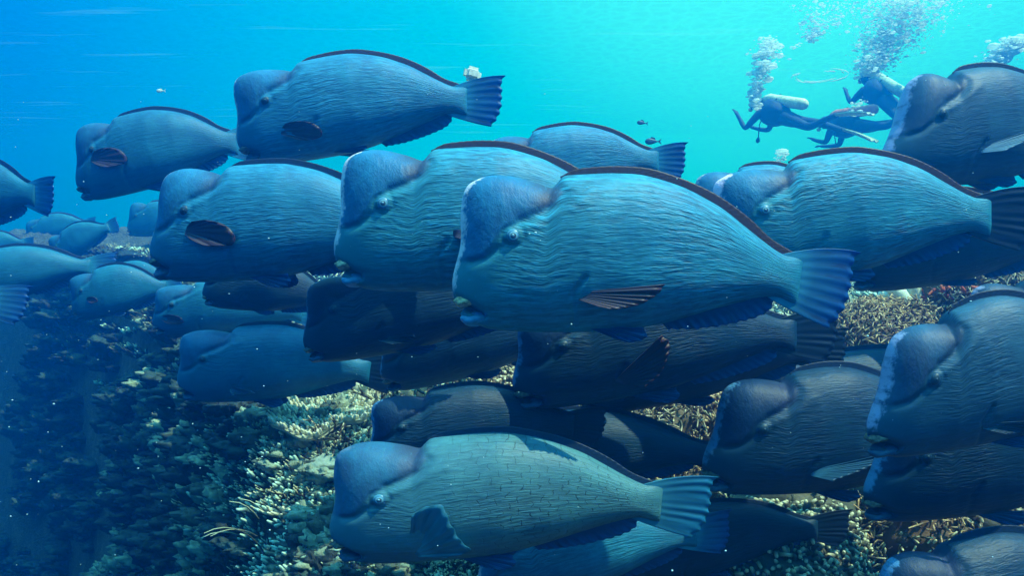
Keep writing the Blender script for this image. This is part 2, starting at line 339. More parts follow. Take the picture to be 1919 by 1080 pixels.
def body_grid(ns, nt_, hk=0.0):
    s = 1 - np.cos(np.linspace(0, np.pi / 2, ns)); s = .75 * s + .25 * np.linspace(0, 1, ns) ** 1.5; s = (s - s[0]) / (s[-1] - s[0])
    t = (1 - np.cos(np.linspace(0, np.pi, nt_))) / 2; t = .7 * t + .3 * np.linspace(0, 1, nt_)
    xT = TOP[0][0] + (TOP[-1][0] - TOP[0][0]) * s; xB = BOT[0][0] + (BOT[-1][0] - BOT[0][0]) * s
    T = np.stack([xT, np.interp(xT, _topd[:, 0], _topd[:, 1])], 1); B = np.stack([xB, np.interp(xB, _botd[:, 0], _botd[:, 1])], 1)
    F = catmull(FRO, t); Rr = catmull(REA, t)
    F[:, 1] = F[:, 1]
    S, TT = np.meshgrid(s, t, indexing='ij')
    P = (1 - TT)[..., None] * B[:, None] + TT[..., None] * T[:, None]
    lf = (1 - t)[:, None] * F[0] + t[:, None] * F[-1]; lr = (1 - t)[:, None] * Rr[0] + t[:, None] * Rr[-1]
    P = P + ((1 - S) ** 5)[..., None] * (F - lf)[None] + (S ** 8)[..., None] * (Rr - lr)[None]
    X, Z = P[..., 0], P[..., 1]
    W = np.interp(X, [-.01, .05, .12, .22, .33, .45, .57, .68, .78, .84, .875], [.07, .084, .094, .106, .114, .108, .088, .060, .036, .020, .005])
    Sx = np.clip(1 - np.abs(2 * TT - 1) ** 2.5, 0, 1) ** .56
    E = np.sqrt(np.clip(1 - (1 - np.clip(S / .11, 0, 1)) ** 2, 0, 1))
    H = W * Sx * E
    edge = np.clip(Sx * E * 1.6, 0, 1)
    din = seg_dist(P, HUMP, True) * np.where(inside(P, HUMP), 1, -1)
    hm = sstep(-.006, .012, din)
    dh = .004 * sstep(-.01, .06, din)
    for L, w, dep in zip(CREASE, (.014, .010, .006, .010), (.008, .006, .006, .040)): dh -= dep * np.exp(-(seg_dist(P, L) / w) ** 2)
    dh += .003 * np.exp(-(seg_dist(P, RIDGE) / .014) ** 2)
    e = np.array(u_(962, 447)); de = np.linalg.norm(P - e, axis=-1)
    dh += .005 * np.exp(-(de / .022) ** 2)
    dh -= .003 * np.exp(-((de - .026) / .006) ** 2)
    H = H + dh * edge
    H = np.maximum(H, 0)
    rm = sstep(.07, .17, X + .15 * np.clip(.02 - Z, 0, .2)) * (1 - hm) * sstep(.9, .8, X)
    rm = rm * (1 - .75 * np.exp(-(np.linalg.norm((P - np.array(u_(1130, 535))) * [1, 1.5], axis=-1) / .05) ** 2))
    sc = np.exp(-((X - np.interp(Z, catmull(FRO, 60)[:, 1], catmull(FRO, 60)[:, 0])) / .020) ** 2) * sstep(.0, .08, Z + .15) * sstep(0, .02, X * 0 + .02) * (S < .5)
    pu = np.exp(-((din - .024) / .030) ** 2) * sstep(.16, .24, X + .2 * (Z - .1)) * (Z > .06)
    return P, H, np.stack([hm, rm, sc, np.clip(pu, 0, 1)], -1), S, TT
GR = {}
def get_grid(q):
    if q not in GR: GR[q] = body_grid(*{3: (190, 120), 2: (120, 76), 1: (60, 40)}[q])
    return GR[q]
def surf_h(x, z):
    P, H = get_grid(2)[:2]; d = (P[..., 0] - x) ** 2 + (P[..., 1] - z) ** 2
    return H.ravel()[np.argmin(d)]
def mesh_uv(name, V, F, UV, mat, masks=None):
    me = bpy.data.meshes.new(name)
    me.vertices.add(len(V)); me.vertices.foreach_set('co', V.astype(np.float32).ravel())
    me.loops.add(F.size); me.polygons.add(len(F)); me.loops.foreach_set('vertex_index', F.astype(np.int32).ravel())
    me.polygons.foreach_set('loop_start', (np.arange(len(F)) * 4).astype(np.int32)); me.polygons.foreach_set('use_smooth', np.ones(len(F), bool))
    me.update(calc_edges=True)
    l = me.uv_layers.new(name='UVMap'); l.data.foreach_set('uv', UV[F.ravel()].astype(np.float32).ravel())
    if masks is not None:
        a = me.attributes.new('masks', 'FLOAT_COLOR', 'POINT'); a.data.foreach_set('color', masks.astype(np.float32).ravel())
    me.materials.append(mat); return me
class Pose:
    def __init__(s, hs, bend, hk, slant=0., arch=0.): s.hs, s.bend, s.hk, s.slant, s.arch = hs, bend, hk, slant, arch
    def __call__(s, V):
        V = np.array(V, float); x = V[:, 0].copy(); z = V[:, 2]
        V[:, 2] = z + s.hk * np.exp(-((x - .08) / .12) ** 2) * np.clip((z - .05) / .12, 0, 1)
        V[:, 2] += s.arch * np.exp(-((x - .44) / .22) ** 2) * np.clip(z / .16, 0, 1)
        V[:, 0] += s.slant * np.clip(z + .12, -.06, .34) * np.clip(1 - x / .42, 0, 1) ** 1.3
        V[:, 2] *= s.hs
        k = np.clip(x - .38, 0, 1); V[:, 1] += s.bend * k ** 2 * 1.3
        V[:, 0] -= .45
        return V
def make_body(name, pose, mat, q, parent):
    P, H, M, S, TT = get_grid(q); ns, n = H.shape
    A = np.stack([P[..., 0], -H, P[..., 1]], -1).reshape(-1, 3); Bv = A * [1, -1, 1]
    V = np.vstack([A, Bv]); N1 = ns * n
    F1 = grid_faces(ns, n, 0, False); F2 = grid_faces(ns, n, N1, True)
    j = np.arange(n - 1); r = (ns - 1) * n
    cap = np.stack([r + j, N1 + r + j, N1 + r + j + 1, r + j + 1], 1)
    F = np.vstack([F1, F2, cap])
    UV = np.stack([P[..., 0].ravel(), TT.ravel() * .42 + .0], 1); UV = np.vstack([UV, UV])
    me = mesh_uv(name, pose(V), F, UV, mat, np.vstack([M.reshape(-1, 4)] * 2))
    # weld the seam along the outline
    import bmesh
    bm = bmesh.new(); bm.from_mesh(me); bmesh.ops.remove_doubles(bm, verts=bm.verts, dist=1e-5); bmesh.ops.recalc_face_normals(bm, faces=bm.faces); bm.to_mesh(me); bm.free()
    for p in me.polygons: p.use_smooth = True
    o = bpy.data.objects.new(name, me); C.objects.link(o); o.parent = parent; return o
def make_fin(name, base, edge, pose, mat, parent, y0, y1=None, mid=None, nu=60, nv=10, th=.0035, rays=12, amp=.004, jag=.004, seed=0, slant=0.):
    """a thin closed fin: rays run from base to edge; y0 / y1 are the sideways positions at base and edge (number or array over u)"""
    b = catmull(base, nu); uq = np.linspace(0, 1, nu); e = catmull(edge, np.clip(uq + slant * np.sin(np.pi * uq), 0, 1)); v = np.linspace(0, 1, nv)
    u = np.linspace(0, 1, nu)
    e = e + ((e - b) / (np.linalg.norm(e - b, axis=1)[:, None] + 1e-6)) * (jag * (np.cos(u * rays * 2 * np.pi) + .6 * (vnoise(np.stack([u * 9 + seed, u * 0, u * 0], 1)) - .5)))[:, None]
    if mid is None: P = b[:, None] * (1 - v)[None, :, None] + e[:, None] * v[None, :, None]
    else:
        m = catmull(mid, nu); P = b[:, None] * ((1 - v) * (1 - 2 * v))[None, :, None] + m[:, None] * (4 * v * (1 - v))[None, :, None] + e[:, None] * (v * (2 * v - 1))[None, :, None]
    y1 = y0 if y1 is None else y1
    y0 = np.broadcast_to(y0, (nu,)); y1 = np.broadcast_to(y1, (nu,))
    Y = y0[:, None] * (1 - v) + y1[:, None] * v
    Y = Y + amp * np.sin(u * rays * 2 * np.pi)[:, None] * v[None] + amp * 1.6 * (vnoise(np.stack([u * 6 + seed * 3, u * 0, u * 0], 1)) - .5)[:, None] * v[None]
    tv = th * (1 - .75 * v)
    A = np.stack([P[..., 0], Y - tv[None], P[..., 1]], -1).reshape(-1, 3); Bv = np.stack([P[..., 0], Y + tv[None], P[..., 1]], -1).reshape(-1, 3)
    N1 = nu * nv; F = [grid_faces(nu, nv, 0), grid_faces(nu, nv, N1, True)]
    i = np.arange(nu - 1); F.append(np.stack([i * nv + nv - 1, N1 + i * nv + nv - 1, N1 + (i + 1) * nv + nv - 1, (i + 1) * nv + nv - 1][::-1], 1))
    F.append(np.stack([i * nv, (i + 1) * nv, N1 + (i + 1) * nv, N1 + i * nv][::-1], 1))
    j = np.arange(nv - 1)
    for k, fl in ((0, False), (nu - 1, True)):
        q = np.stack([k * nv + j, k * nv + j + 1, N1 + k * nv + j + 1, N1 + k * nv + j], 1); F.append(q[:, ::-1] if fl else q)
    uu, vv = np.meshgrid(u, v, indexing='ij'); UV = np.stack([uu.ravel(), vv.ravel()], 1)
    me = mesh_uv(name, pose(np.vstack([A, Bv])), np.vstack(F), np.vstack([UV, UV]), mat)
    o = bpy.data.objects.new(name, me); C.objects.link(o); o.parent = parent; return o
PECT = {  # base line, edge line, sideways reach: shapes of the pectoral fin as it beats
 'swept': ([(1072,548),(1076,560)], [(1226,533),(1212,552),(1180,570),(1140,577),(1110,572)], .05, .03),
 'oval':  ([(990,468),(986,486)], [(1008,456),(1048,455),(1090,468),(1114,492),(1112,515),(1080,520),(1040,516),(1008,500)], .012, .016),
 'fan':   ([(1010,572),(1026,590)], [(1022,482),(1048,464),(1080,462),(1094,505),(1108,545),(1124,578),(1070,592)], .022, .03),
 'up':    ([(1065,560),(1085,575)], [(1165,455),(1178,478),(1168,520),(1150,555),(1118,585)], .07, .06),
 'low':   ([(1070,560),(1072,572)], [(1170,568),(1172,578),(1150,590),(1110,588)], .03, .02),
 'pale':  ([(1075,540),(1078,552)], [(1255,488),(1250,500),(1180,530),(1110,556)], .06, .05),
 'small': ([(1052,560),(1052,578)], [(1072,556),(1110,570),(1140,586),(1100,590),(1065,590)], .03, .02),
}
GROUP = 'bumphead parrotfish swimming left in a school'
def fish(label, N, T, Y, hs=1., skin='teal', dors='dorsal', tail='tail', pect='swept', pmat='pectoral', yaw=0., bend=0., q=2, hk=0., finh=1., pel=1., anal=1., px=(0, 0), eye=True, detail=True, pscale=1., slant=None, arch=None):
    """N = middle of the face, T = middle of the tail's end, both where the photo shows them at distance Y"""
    if q < 3: yaw += random.uniform(-.09, .09); bend += random.uniform(-.12, .12); hs *= random.uniform(.985, 1.015); hk += random.uniform(-.022, .014)
    root = empty('bumphead_parrotfish'); tag(root, label, 'fish', GROUP)
    n = at(N[0], N[1], Y); t = at(T[0], T[1], Y)
    ln = np.array([0 - .45, -.02 * hs]); lt = np.array([.987 - .45, -.093 * hs])
    dw = Vector((t.x - n.x, 0, t.z - n.z)); dl = lt - ln
    cy = math.cos(yaw)
    # length from the horizontal extent, allowing for the yaw
    a_l = math.atan2(dl[1], dl[0] * cy); a_w = math.atan2(dw.z, dw.x)
    L = dw.length / math.hypot(dl[0] * cy, dl[1]); pitch = a_w - a_l
    Rm = Matrix.Rotation(-pitch, 3, 'Y') @ Matrix.Rotation(yaw, 3, 'Z')
    o = Rm @ Vector((ln[0] * L, 0, ln[1] * L))
    root.location = (n.x - o.x, Y, n.z - o.z); root.rotation_euler = Rm.to_euler(); root.scale = (L, L, L)
    if slant is None: slant = 0. if q == 3 else random.uniform(-.04, .16)
    if arch is None: arch = 0. if q == 3 else random.uniform(-.012, .014)
    pose = Pose(hs, bend, hk, slant, arch)
    U = lambda l: np.array([u_(*p) for p in l])
    make_body('body', pose, SK[skin], q, root)
    sd = random.random() * 50
    # dorsal fin
    b = np.array([p for p in _topd if u_(1052, 0)[0] < p[0] < u_(1462, 0)[0]]) - [0, .012]
    fh = lambda p: p
    e = U([(1050,330),(1075,317),(1105,312),(1154,309),(1207,312),(1245,321),(1290,337),(1335,358),(1375,384),(1410,412),(1445,446),(1487,472)])
    bb = catmull(b, len(e)); e2 = bb + (e - bb) * [1, finh * .92]
    make_fin('dorsal_fin', b, e2, pose, FM[dors], root, 0., nu=170 if q > 1 else 60, rays=34, amp=.0002, jag=.0004, th=.0045, seed=sd, slant=.035)
    make_fin('tail_fin', U([(1452,480),(1456,505),(1452,530),(1436,556)]), U([(1612,473),(1599,490),(1596,515),(1592,540),(1586,565),(1574,590),(1550,614)]), pose, FM[tail], root,
             0., mid=U([(1538,466),(1540,500),(1535,535),(1522,565),(1498,590)]), nu=120 if q > 1 else 40, rays=7, amp=.001, jag=.003, th=.006, seed=sd + 1)
    if anal: make_fin('anal_fin', U([(1236,600),(1300,583),(1370,566),(1432,553)]), U([(1252,618),(1320,607 + 8 * anal),(1400,592 + 8 * anal),(1440,578 + 5 * anal),(1452,560)]), pose, FM['belly'], root, 0., nu=70, rays=12, amp=.002, jag=.002, seed=sd + 2)
    if pel:
        for sy in (-1, 1):
            make_fin('pelvic_fin', U([(1095,612),(1135,612)]), U([(1150,612 + 22 * pel),(1178,610 + 30 * pel),(1206,606 + 24 * pel),(1200,612)]) , pose, FM['belly'], root, sy * .03, sy * .045, nu=30, rays=5, amp=.002, jag=.001, seed=sd + 3)
    if pect:
        bl, el, out, dep = PECT[pect]; bl = U(bl); el = U(el); sh = np.array([px[0], -px[1]]) / 750
        c = bl.mean(0); el = c + (el - c) * pscale
        for sy in (-1, 1):
            h0 = surf_h(*(c + sh)) - .004
            he = np.array([surf_h(*(p + sh)) for p in catmull(el, 60)])
            make_fin('pectoral_fin', bl + sh, el + sh, pose, FM[pmat], root, sy * h0, sy * (np.maximum(he, h0 * .8) + out), nu=60, rays=8, amp=.001 if pect == 'oval' else .002, jag=.0004 if pect == 'oval' else .0015, th=.004, seed=sd + 4)
    ex, ez = u_(962, 447)
    if eye:
        for sy in (-1, 1):
            hy = surf_h(ex, ez)
            m = MB(); add_ball(m, (ex, sy * (hy - .0065), ez), (.0175, .0105, .017), 28, 20)
            m.A[-1] = np.clip(np.hypot(m.V[-1][:, 0] - ex, m.V[-1][:, 2] - ez) / .0175, 0, 1)
            eo = mkpart(m, 'eye', pose, M_eye if skin in ('teal', 'scarred', 'scaly') else M_eyed, root)
            m = MB(); add_ball(m, (ex - .001, sy * (hy + .0005), ez + .001), (.0050, .0050, .0048), 14, 10); mkpart(m, 'pupil', pose, M_pupil if skin in ('teal', 'scarred', 'scaly') else M_pupild, eo)
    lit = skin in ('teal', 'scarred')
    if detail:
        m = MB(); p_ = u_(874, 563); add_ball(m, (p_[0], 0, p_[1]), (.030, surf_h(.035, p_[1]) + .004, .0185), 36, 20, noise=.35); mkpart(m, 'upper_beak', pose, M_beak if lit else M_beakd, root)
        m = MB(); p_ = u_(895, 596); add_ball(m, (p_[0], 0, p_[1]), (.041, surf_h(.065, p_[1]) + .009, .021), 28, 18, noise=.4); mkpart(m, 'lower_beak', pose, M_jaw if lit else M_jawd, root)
    return root
def mkpart(m, name, pose, mat, parent):
    m.V = [pose(v) for v in m.V]
    return m.build(name, mat, parent)

# --- the school
fish('largest teal parrotfish in the centre front, pale scarred forehead, beak showing', (850,485), (1590,540), 2.0, 1.0, 'teal', q=3)
fish('teal parrotfish directly behind the central fish, its face just left of that one', (628,424), (1300,466), 2.3, 1.0, 'teal', q=3, pect='swept', px=(25, -45))
fish('bright blue parrotfish at the top of the school, brown fin folded on its flank', (444,236), (938,190), 3.0, .93, 'blue', q=2, pect='oval', px=(0, 66), pscale=.85, pel=.6)
fish('blue parrotfish left of the centre pair with a dark oval pectoral fin', (279,432), (838,446), 2.62, 1.0, 'blue', dors='dorsal_blue', pect='oval', px=(-22, 20), pel=1.2)
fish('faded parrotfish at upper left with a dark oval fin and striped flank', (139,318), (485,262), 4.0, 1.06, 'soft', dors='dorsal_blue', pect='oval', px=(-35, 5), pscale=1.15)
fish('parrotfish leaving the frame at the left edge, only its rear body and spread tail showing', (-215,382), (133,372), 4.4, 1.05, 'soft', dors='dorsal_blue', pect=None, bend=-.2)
fish('mid-sized teal parrotfish low over the reef crest, below the faded ones', (336,690), (745,702), 3.3, .88, 'soft', dors='dorsal_blue', tail='tail_shade_dark', pect='small', pmat='pectoral_pale', px=(-10, -5), pel=1.2)
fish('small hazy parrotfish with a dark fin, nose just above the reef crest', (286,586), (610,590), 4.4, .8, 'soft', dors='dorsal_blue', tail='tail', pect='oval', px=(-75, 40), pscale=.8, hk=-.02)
fish('shaded navy parrotfish under the chins of the centre pair', (561,612), (1065,560), 2.72, .84, 'shade_dark', dors='dorsal_blue', tail='tail_shade_dark', pect='low', pmat='pectoral_blue', hk=-.03)
fish('very dark parrotfish half hidden below the shaded navy one', (706,680), (1160,600), 3.05, .78, 'shade_dark', dors='dorsal_blue', tail='tail_shade_dark', pect=None, hk=-.05)
fish('shaded parrotfish beneath the central fish with a raised dark pectoral fin', (955,684), (1575,625), 2.32, .80, 'shade_dark', dors='dorsal_blue', tail='tail_shade_dark', pect='up', pmat='pectoral', pel=1.3, hk=-.02)
fish('dark parrotfish hidden behind the raised-fin fish, tail tip with a pale edge', (1075,712), (1590,655), 2.64, .78, 'shade_dark', dors='dorsal_blue', tail='tail_shade_dark', pect=None)
fish('dark teal parrotfish at lower right with a bright blue grazed forehead rim', (1312,826), (1905,850), 2.3, .93, 'shade_dark', dors='dorsal_blue', slant=.2, arch=.02, pect='pale', pmat='pectoral_blue', px=(0, 10), pscale=.9)
fish('dim parrotfish whose back shows just above the one with the blue forehead rim', (1405,765), (1960,750), 2.85, .8, 'shade_dark', dors='dorsal_blue', pect=None)
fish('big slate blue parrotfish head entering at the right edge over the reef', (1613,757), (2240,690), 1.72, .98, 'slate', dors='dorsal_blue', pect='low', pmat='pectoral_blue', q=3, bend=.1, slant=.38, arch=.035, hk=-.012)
fish('dark parrotfish directly below the big slate head at the right edge', (1616,886), (2200,860), 2.0, .95, 'shade_dark', dors='dorsal_blue', pect=None, pel=1.3, slant=.3)
fish('parrotfish cut off by the bottom right corner, only its back and hump showing', (1603,1178), (2240,1130), 1.75, 1.0, 'shade_dark', dors='dorsal_blue', pect=None, slant=.3)
fish('grey teal parrotfish in the lower centre with large cracked scales and raised fan fin', (618,956), (1328,948), 2.0, .81, 'scaly', dors='tailblue' if False else 'dorsal_blue', tail='tail_teal', pect='fan', pmat='pectoral_teal', q=3, hk=.0, pel=1.2)
fish('dark parrotfish just behind and above the scaly grey one', (694,818), (1130,798), 2.32, .82, 'shade_dark', dors='dorsal_blue', tail='tail_shade_dark', pect=None)
fish('dark parrotfish showing only its tapering rear beneath the staghorn coral', (850,862), (1400,848), 2.6, .62, 'shade_dark', dors='dorsal_blue', tail='tail_shade_dark', pect=None)
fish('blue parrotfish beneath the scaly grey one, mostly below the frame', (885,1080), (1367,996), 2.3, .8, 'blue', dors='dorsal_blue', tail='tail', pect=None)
fish('parrotfish low over the reef at the bottom, narrow dark tail pointing right', (1130,1046), (1592,990), 2.47, .72, 'shade_dark', dors='dorsal_blue', tail='tail_shade_dark', pect=None)
fish('teal blue parrotfish right of the centre with a pink scarred forehead', (1343,438), (1912,410), 2.42, 1.03, 'scarred', q=2, tail='tail_shade_dark', pect=None, px=(0, 0))
fish('large parrotfish in the upper right corner below the divers, pale face edge', (1632,262), (2150,262), 2.75, 1.0, 'slate', dors='dorsal_blue', slant=.38, arch=.01, pect='pale', pmat='pectoral_pale', yaw=.15)
fish('parrotfish almost hidden behind the pink scarred forehead, only its back visible', (1288,392), (1640,410), 3.25, 1.0, 'blue', pect=None)
fish('blue parrotfish swimming behind the back of the central fish, small forked tail', (908,336), (1279,304), 3.15, .98, 'blue', pect=None, slant=.05)
fish('shadowed parrotfish below the pink scarred one, above the net coral', (1590,476), (2050,450), 2.95, .92, 'shade_dark', dors='dorsal_blue', pect=None, pel=.8)
fish('small bright blue head peeking out behind the big slate fish', (1818,623), (2215,600), 2.35, 1.0, 'slate', pect=None)
fish('small shaded parrotfish tucked under the belly of the blue one at left', (384,531), (655,570), 3.35, .88, 'shade_dark', dors='dorsal_blue', pect=None)
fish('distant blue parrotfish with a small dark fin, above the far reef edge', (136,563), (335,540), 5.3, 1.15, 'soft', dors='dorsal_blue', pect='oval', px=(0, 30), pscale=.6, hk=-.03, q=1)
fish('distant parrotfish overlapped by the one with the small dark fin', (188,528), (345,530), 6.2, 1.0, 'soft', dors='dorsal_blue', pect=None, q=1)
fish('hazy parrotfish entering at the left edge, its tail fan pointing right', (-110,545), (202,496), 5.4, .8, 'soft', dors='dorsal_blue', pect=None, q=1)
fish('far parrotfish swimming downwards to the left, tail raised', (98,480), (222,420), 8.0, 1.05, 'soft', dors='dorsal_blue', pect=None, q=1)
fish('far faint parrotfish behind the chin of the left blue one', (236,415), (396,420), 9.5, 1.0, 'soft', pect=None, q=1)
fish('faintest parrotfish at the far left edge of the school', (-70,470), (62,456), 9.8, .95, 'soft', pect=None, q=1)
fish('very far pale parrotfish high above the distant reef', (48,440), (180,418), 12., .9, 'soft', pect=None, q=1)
fish('parrotfish outside the left edge, only its bright blue tail fin in view', (-400,560), (27,572), 3.5, .9, 'blue', pect=None)

# ------------------------------------------------------------------ the reef
def zplat(x, Y):
    z = np.interp(Y, [.5, 1.5, 2.4, 2.9, 3.5, 4.2, 5.5, 8, 12, 20], [-1.45, -1.3, -1.1, -.90, -.58, -.34, -.22, .18, .75, 1.2])
    z = z + .30 * sstep(1.2, 2.6, x) * sstep(3.2, 4.4, Y) + .10 * sstep(1.0, 2.0, x) * sstep(3.4, 3.0, Y)
    return z
def xcrest(Y): return np.interp(Y, [.5, 1.5, 2.4, 3, 3.6, 5, 8, 12, 20], [-.28, -.36, -.56, -.86, -1.18, -1.95, -4.1, -8, -12])
def terrain_z(x, Y, detail=True):
    x = np.asarray(x, float); Y = np.asarray(Y, float)
    wob = .35 * (vnoise(np.stack([x * .0 + 3, Y * 1.3, Y * 0], -1)) - .5)
    d = x - xcrest(Y) + wob
    z = zplat(x, Y)
    drop = np.where(d < 0, 6 * (-d) + .25 * (1 - np.exp(d * 5)), 0)
    z = z - drop - .12 * np.exp(-(d / .22) ** 2)
    if detail:
        P = np.stack([x, Y, z * .5], -1)
        z = z + .42 * (fbm(P * 1.7, 3) - .5) + .16 * (fbm(P * 5 + 9, 4) - .5) * (1 + (d < 0))
        bil = np.abs(vnoise(P * 11 + 4) - .5) * 2
        z = z + .045 * (1 - bil) + .018 * (vnoise(P * 34) - .5)
    return z
def rock_mat(name, dark, mid, light, scale=9):
    m, nt, b, out = new_mat(name)
    tc = mk(nt, 'ShaderNodeTexCoord'); o = tc.outputs['Object']
    n1 = tex(nt, 'ShaderNodeTexNoise', o, scale, Detail=8, Roughness=.7)
    n2 = tex(nt, 'ShaderNodeTexNoise', o, scale * 7, Detail=4, Roughness=.7)
    v = tex(nt, 'ShaderNodeTexVoronoi', o, scale * 5)
    r = ramp(nt, [(.3, dark), (.5, mid), (.68, light)]); nt.links.new(n1.outputs[0], r.inputs[0])
    col = mixc(nt, mrange(nt, n2.outputs[0], .45, .7), r.outputs[0], light)
    col = mixc(nt, mrange(nt, v.outputs['Distance'], .1, .5, .55, 0), col, [c * 1.2 for c in mid])
    nt.links.new(col, b.inputs['Base Color']); b.inputs['Roughness'].default_value = .85
    bp = mk(nt, 'ShaderNodeBump'); bp.inputs['Distance'].default_value = .02; bp.inputs['Strength'].default_value = .9
    nt.links.new(mth(nt, 'ADD', n2.outputs[0], v.outputs['Distance']), bp.inputs['Height']); nt.links.new(bp.outputs[0], b.inputs['Normal'])
    return m
M_rock = rock_mat('reef_rock', (.012, .012, .011), (.045, .040, .032), (.16, .15, .12))  # whole rock darkened to put the wall's shade into its colour
def build_terrain():
    ny, nx = 420, 460
    Y = .5 + 18.5 * (np.linspace(0, 1, ny) ** 1.9)
    w = np.linspace(-1, 1, nx); dx = np.sign(w) * (np.abs(w) ** 1.7)
    YY, DD = np.meshgrid(Y, dx, indexing='ij')
    XX = xcrest(YY) + np.where(DD < 0, DD * 5.0, DD * (4.5 + YY * 1.1))
    ZZ = terrain_z(XX, YY)
    V = np.stack([XX, YY, ZZ], -1).reshape(-1, 3)
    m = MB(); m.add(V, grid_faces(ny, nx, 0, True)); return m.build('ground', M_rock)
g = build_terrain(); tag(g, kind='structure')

# coral materials: 'val' is 0 at a branch's foot and 1 at its growing tip
def coral_mat(name, body, tip, tp=.75, rough=.7, bump=.003, scale=60):
    m, nt, b, out = new_mat(name)
    a = mk(nt, 'ShaderNodeAttribute', attribute_name='val').outputs['Fac']
    tc = mk(nt, 'ShaderNodeTexCoord'); n = tex(nt, 'ShaderNodeTexNoise', tc.outputs['Object'], scale, Detail=4)
    n3 = tex(nt, 'ShaderNodeTexNoise', tc.outputs['Object'], 3.0, Detail=2)
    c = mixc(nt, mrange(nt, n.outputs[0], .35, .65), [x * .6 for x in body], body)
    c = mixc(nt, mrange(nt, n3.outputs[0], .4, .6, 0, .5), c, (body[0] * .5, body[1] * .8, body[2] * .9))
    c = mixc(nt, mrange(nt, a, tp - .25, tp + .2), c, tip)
    nt.links.new(c, b.inputs['Base Color']); b.inputs['Roughness'].default_value = rough
    bp = mk(nt, 'ShaderNodeBump'); bp.inputs['Distance'].default_value = bump; nt.links.new(n.outputs[0], bp.inputs['Height']); nt.links.new(bp.outputs[0], b.inputs['Normal'])
    return m
CM = {
 'stag': coral_mat('coral_staghorn', (.04, .028, .014), (.90, .78, .45), .85),
 'olive': coral_mat('coral_olive', (.045, .05, .028), (.75, .78, .50), .82),
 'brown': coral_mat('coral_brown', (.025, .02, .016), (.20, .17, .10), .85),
 'cream': coral_mat('coral_cream', (.42, .38, .26), (.75, .70, .52), .5),
 'orange': coral_mat('coral_orange', (.35, .16, .06), (.75, .42, .20), .5),
 'white': coral_mat('coral_white', (.40, .38, .28), (.80, .80, .62), .55),
 'red': coral_mat('coral_red', (.30, .03, .02), (.65, .12, .05), .5),
 'net': coral_mat('coral_net', (.045, .02, .022), (.70, .55, .25), .72),
 'teal': coral_mat('coral_teal', (.07, .12, .10), (.55, .75, .62), .7),
 'wall': coral_mat('coral_wall_shade', (.006, .016, .020), (.03, .09, .09), .8, bump=.02, scale=25),  # darker coral colour holding the shade of the wall
 'lump': coral_mat('coral_lump', (.08, .10, .075), (.42, .50, .36), .7, bump=.012, scale=45),
 'sand': coral_mat('sand', (.45, .46, .36), (.6, .6, .5), .9, bump=.01, scale=40),
}
def branch(m, p, d, L, r, depth, bend=.35, n=5):
    d = np.asarray(d, float); d /= np.linalg.norm(d); pts = [np.asarray(p, float)]
    k = 4
    for i in range(k):
        d = d + rng.normal(0, bend / k, 3) + [0, 0, .04]; d /= np.linalg.norm(d); pts.append(pts[-1] + d * L / k)
        if depth and i >= 1 and rng.random() < .75:
            dd = d + rng.normal(0, .75, 3); branch(m, pts[-1], dd, L * rng.uniform(.45, .7), r * .78, depth - 1, bend, n)
    rr = np.linspace(r, r * .55, k + 1); add_tube(m, np.array(pts), rr, n, a=np.linspace(0 if depth else .25, 1, k + 1))
def staghorn(nb, R0, L, r, depth=2, spread=.9, n=5):
    m = MB()
    for _ in range(nb):
        a = rng.uniform(0, 2 * np.pi); q = R0 * math.sqrt(rng.random()); t = q / R0 * spread
        branch(m, (q * math.cos(a), q * math.sin(a), -.02), (math.cos(a) * t, math.sin(a) * t, 1 - .3 * t), L * rng.uniform(.7, 1.1), r, depth, n=n)
    return m
def knob_table(Rr, nn, hk=.03):
    """plate coral: a thin cupped disc covered with short knobs"""
    m = MB(); nu, nv = 40, 14
    th = np.linspace(0, 2 * np.pi, nu, endpoint=False); rr = np.linspace(.02, 1, nv)
    T, Q = np.meshgrid(th, rr, indexing='ij'); lob = 1 + .12 * np.sin(3 * T + 1) + .07 * np.sin(7 * T)
    X = Rr * Q * lob * np.cos(T); Yy = Rr * Q * lob * np.sin(T); Z = .18 * Rr * Q ** 2 + .03 * Rr * np.sin(5 * T) * Q
    top = np.stack([X, Yy, Z], -1).reshape(-1, 3); bot = np.stack([X * .97, Yy * .97, Z - .02 - .25 * Rr * (1 - Q) ** 2], -1).reshape(-1, 3)
    def gf(off, fl):
        i, j = np.meshgrid(np.arange(nu), np.arange(nv - 1), indexing='ij'); i = i.ravel(); j = j.ravel(); k = (i + 1) % nu
        f = np.stack([i * nv + j, i * nv + j + 1, k * nv + j + 1, k * nv + j], 1); return (f[:, ::-1] if fl else f) + off
    N1 = nu * nv; i = np.arange(nu); k = (i + 1) % nu
    rim = np.stack([i * nv + nv - 1, N1 + i * nv + nv - 1, N1 + k * nv + nv - 1, k * nv + nv - 1], 1)
    m.add(np.vstack([top, bot]), np.vstack([gf(0, True), gf(N1, False), rim]), .3)
    for _ in range(nn):
        a = rng.uniform(0, 2 * np.pi); q = math.sqrt(rng.random()) * .97; lb = 1 + .12 * math.sin(3 * a + 1) + .07 * math.sin(7 * a)
        p = np.array([Rr * q * lb * math.cos(a), Rr * q * lb * math.sin(a), .18 * Rr * q * q + .03 * Rr * math.sin(5 * a) * q])
        h = hk * rng.uniform(.6, 1.2); dd = np.array([math.cos(a) * q * .5, math.sin(a) * q * .5, 1]); dd /= np.linalg.norm(dd)
        add_tube(m, np.array([p, p + dd * h * .5, p + dd * h]), [.007, .0075, .005], 6, a=[.3, .7, 1])
    return m
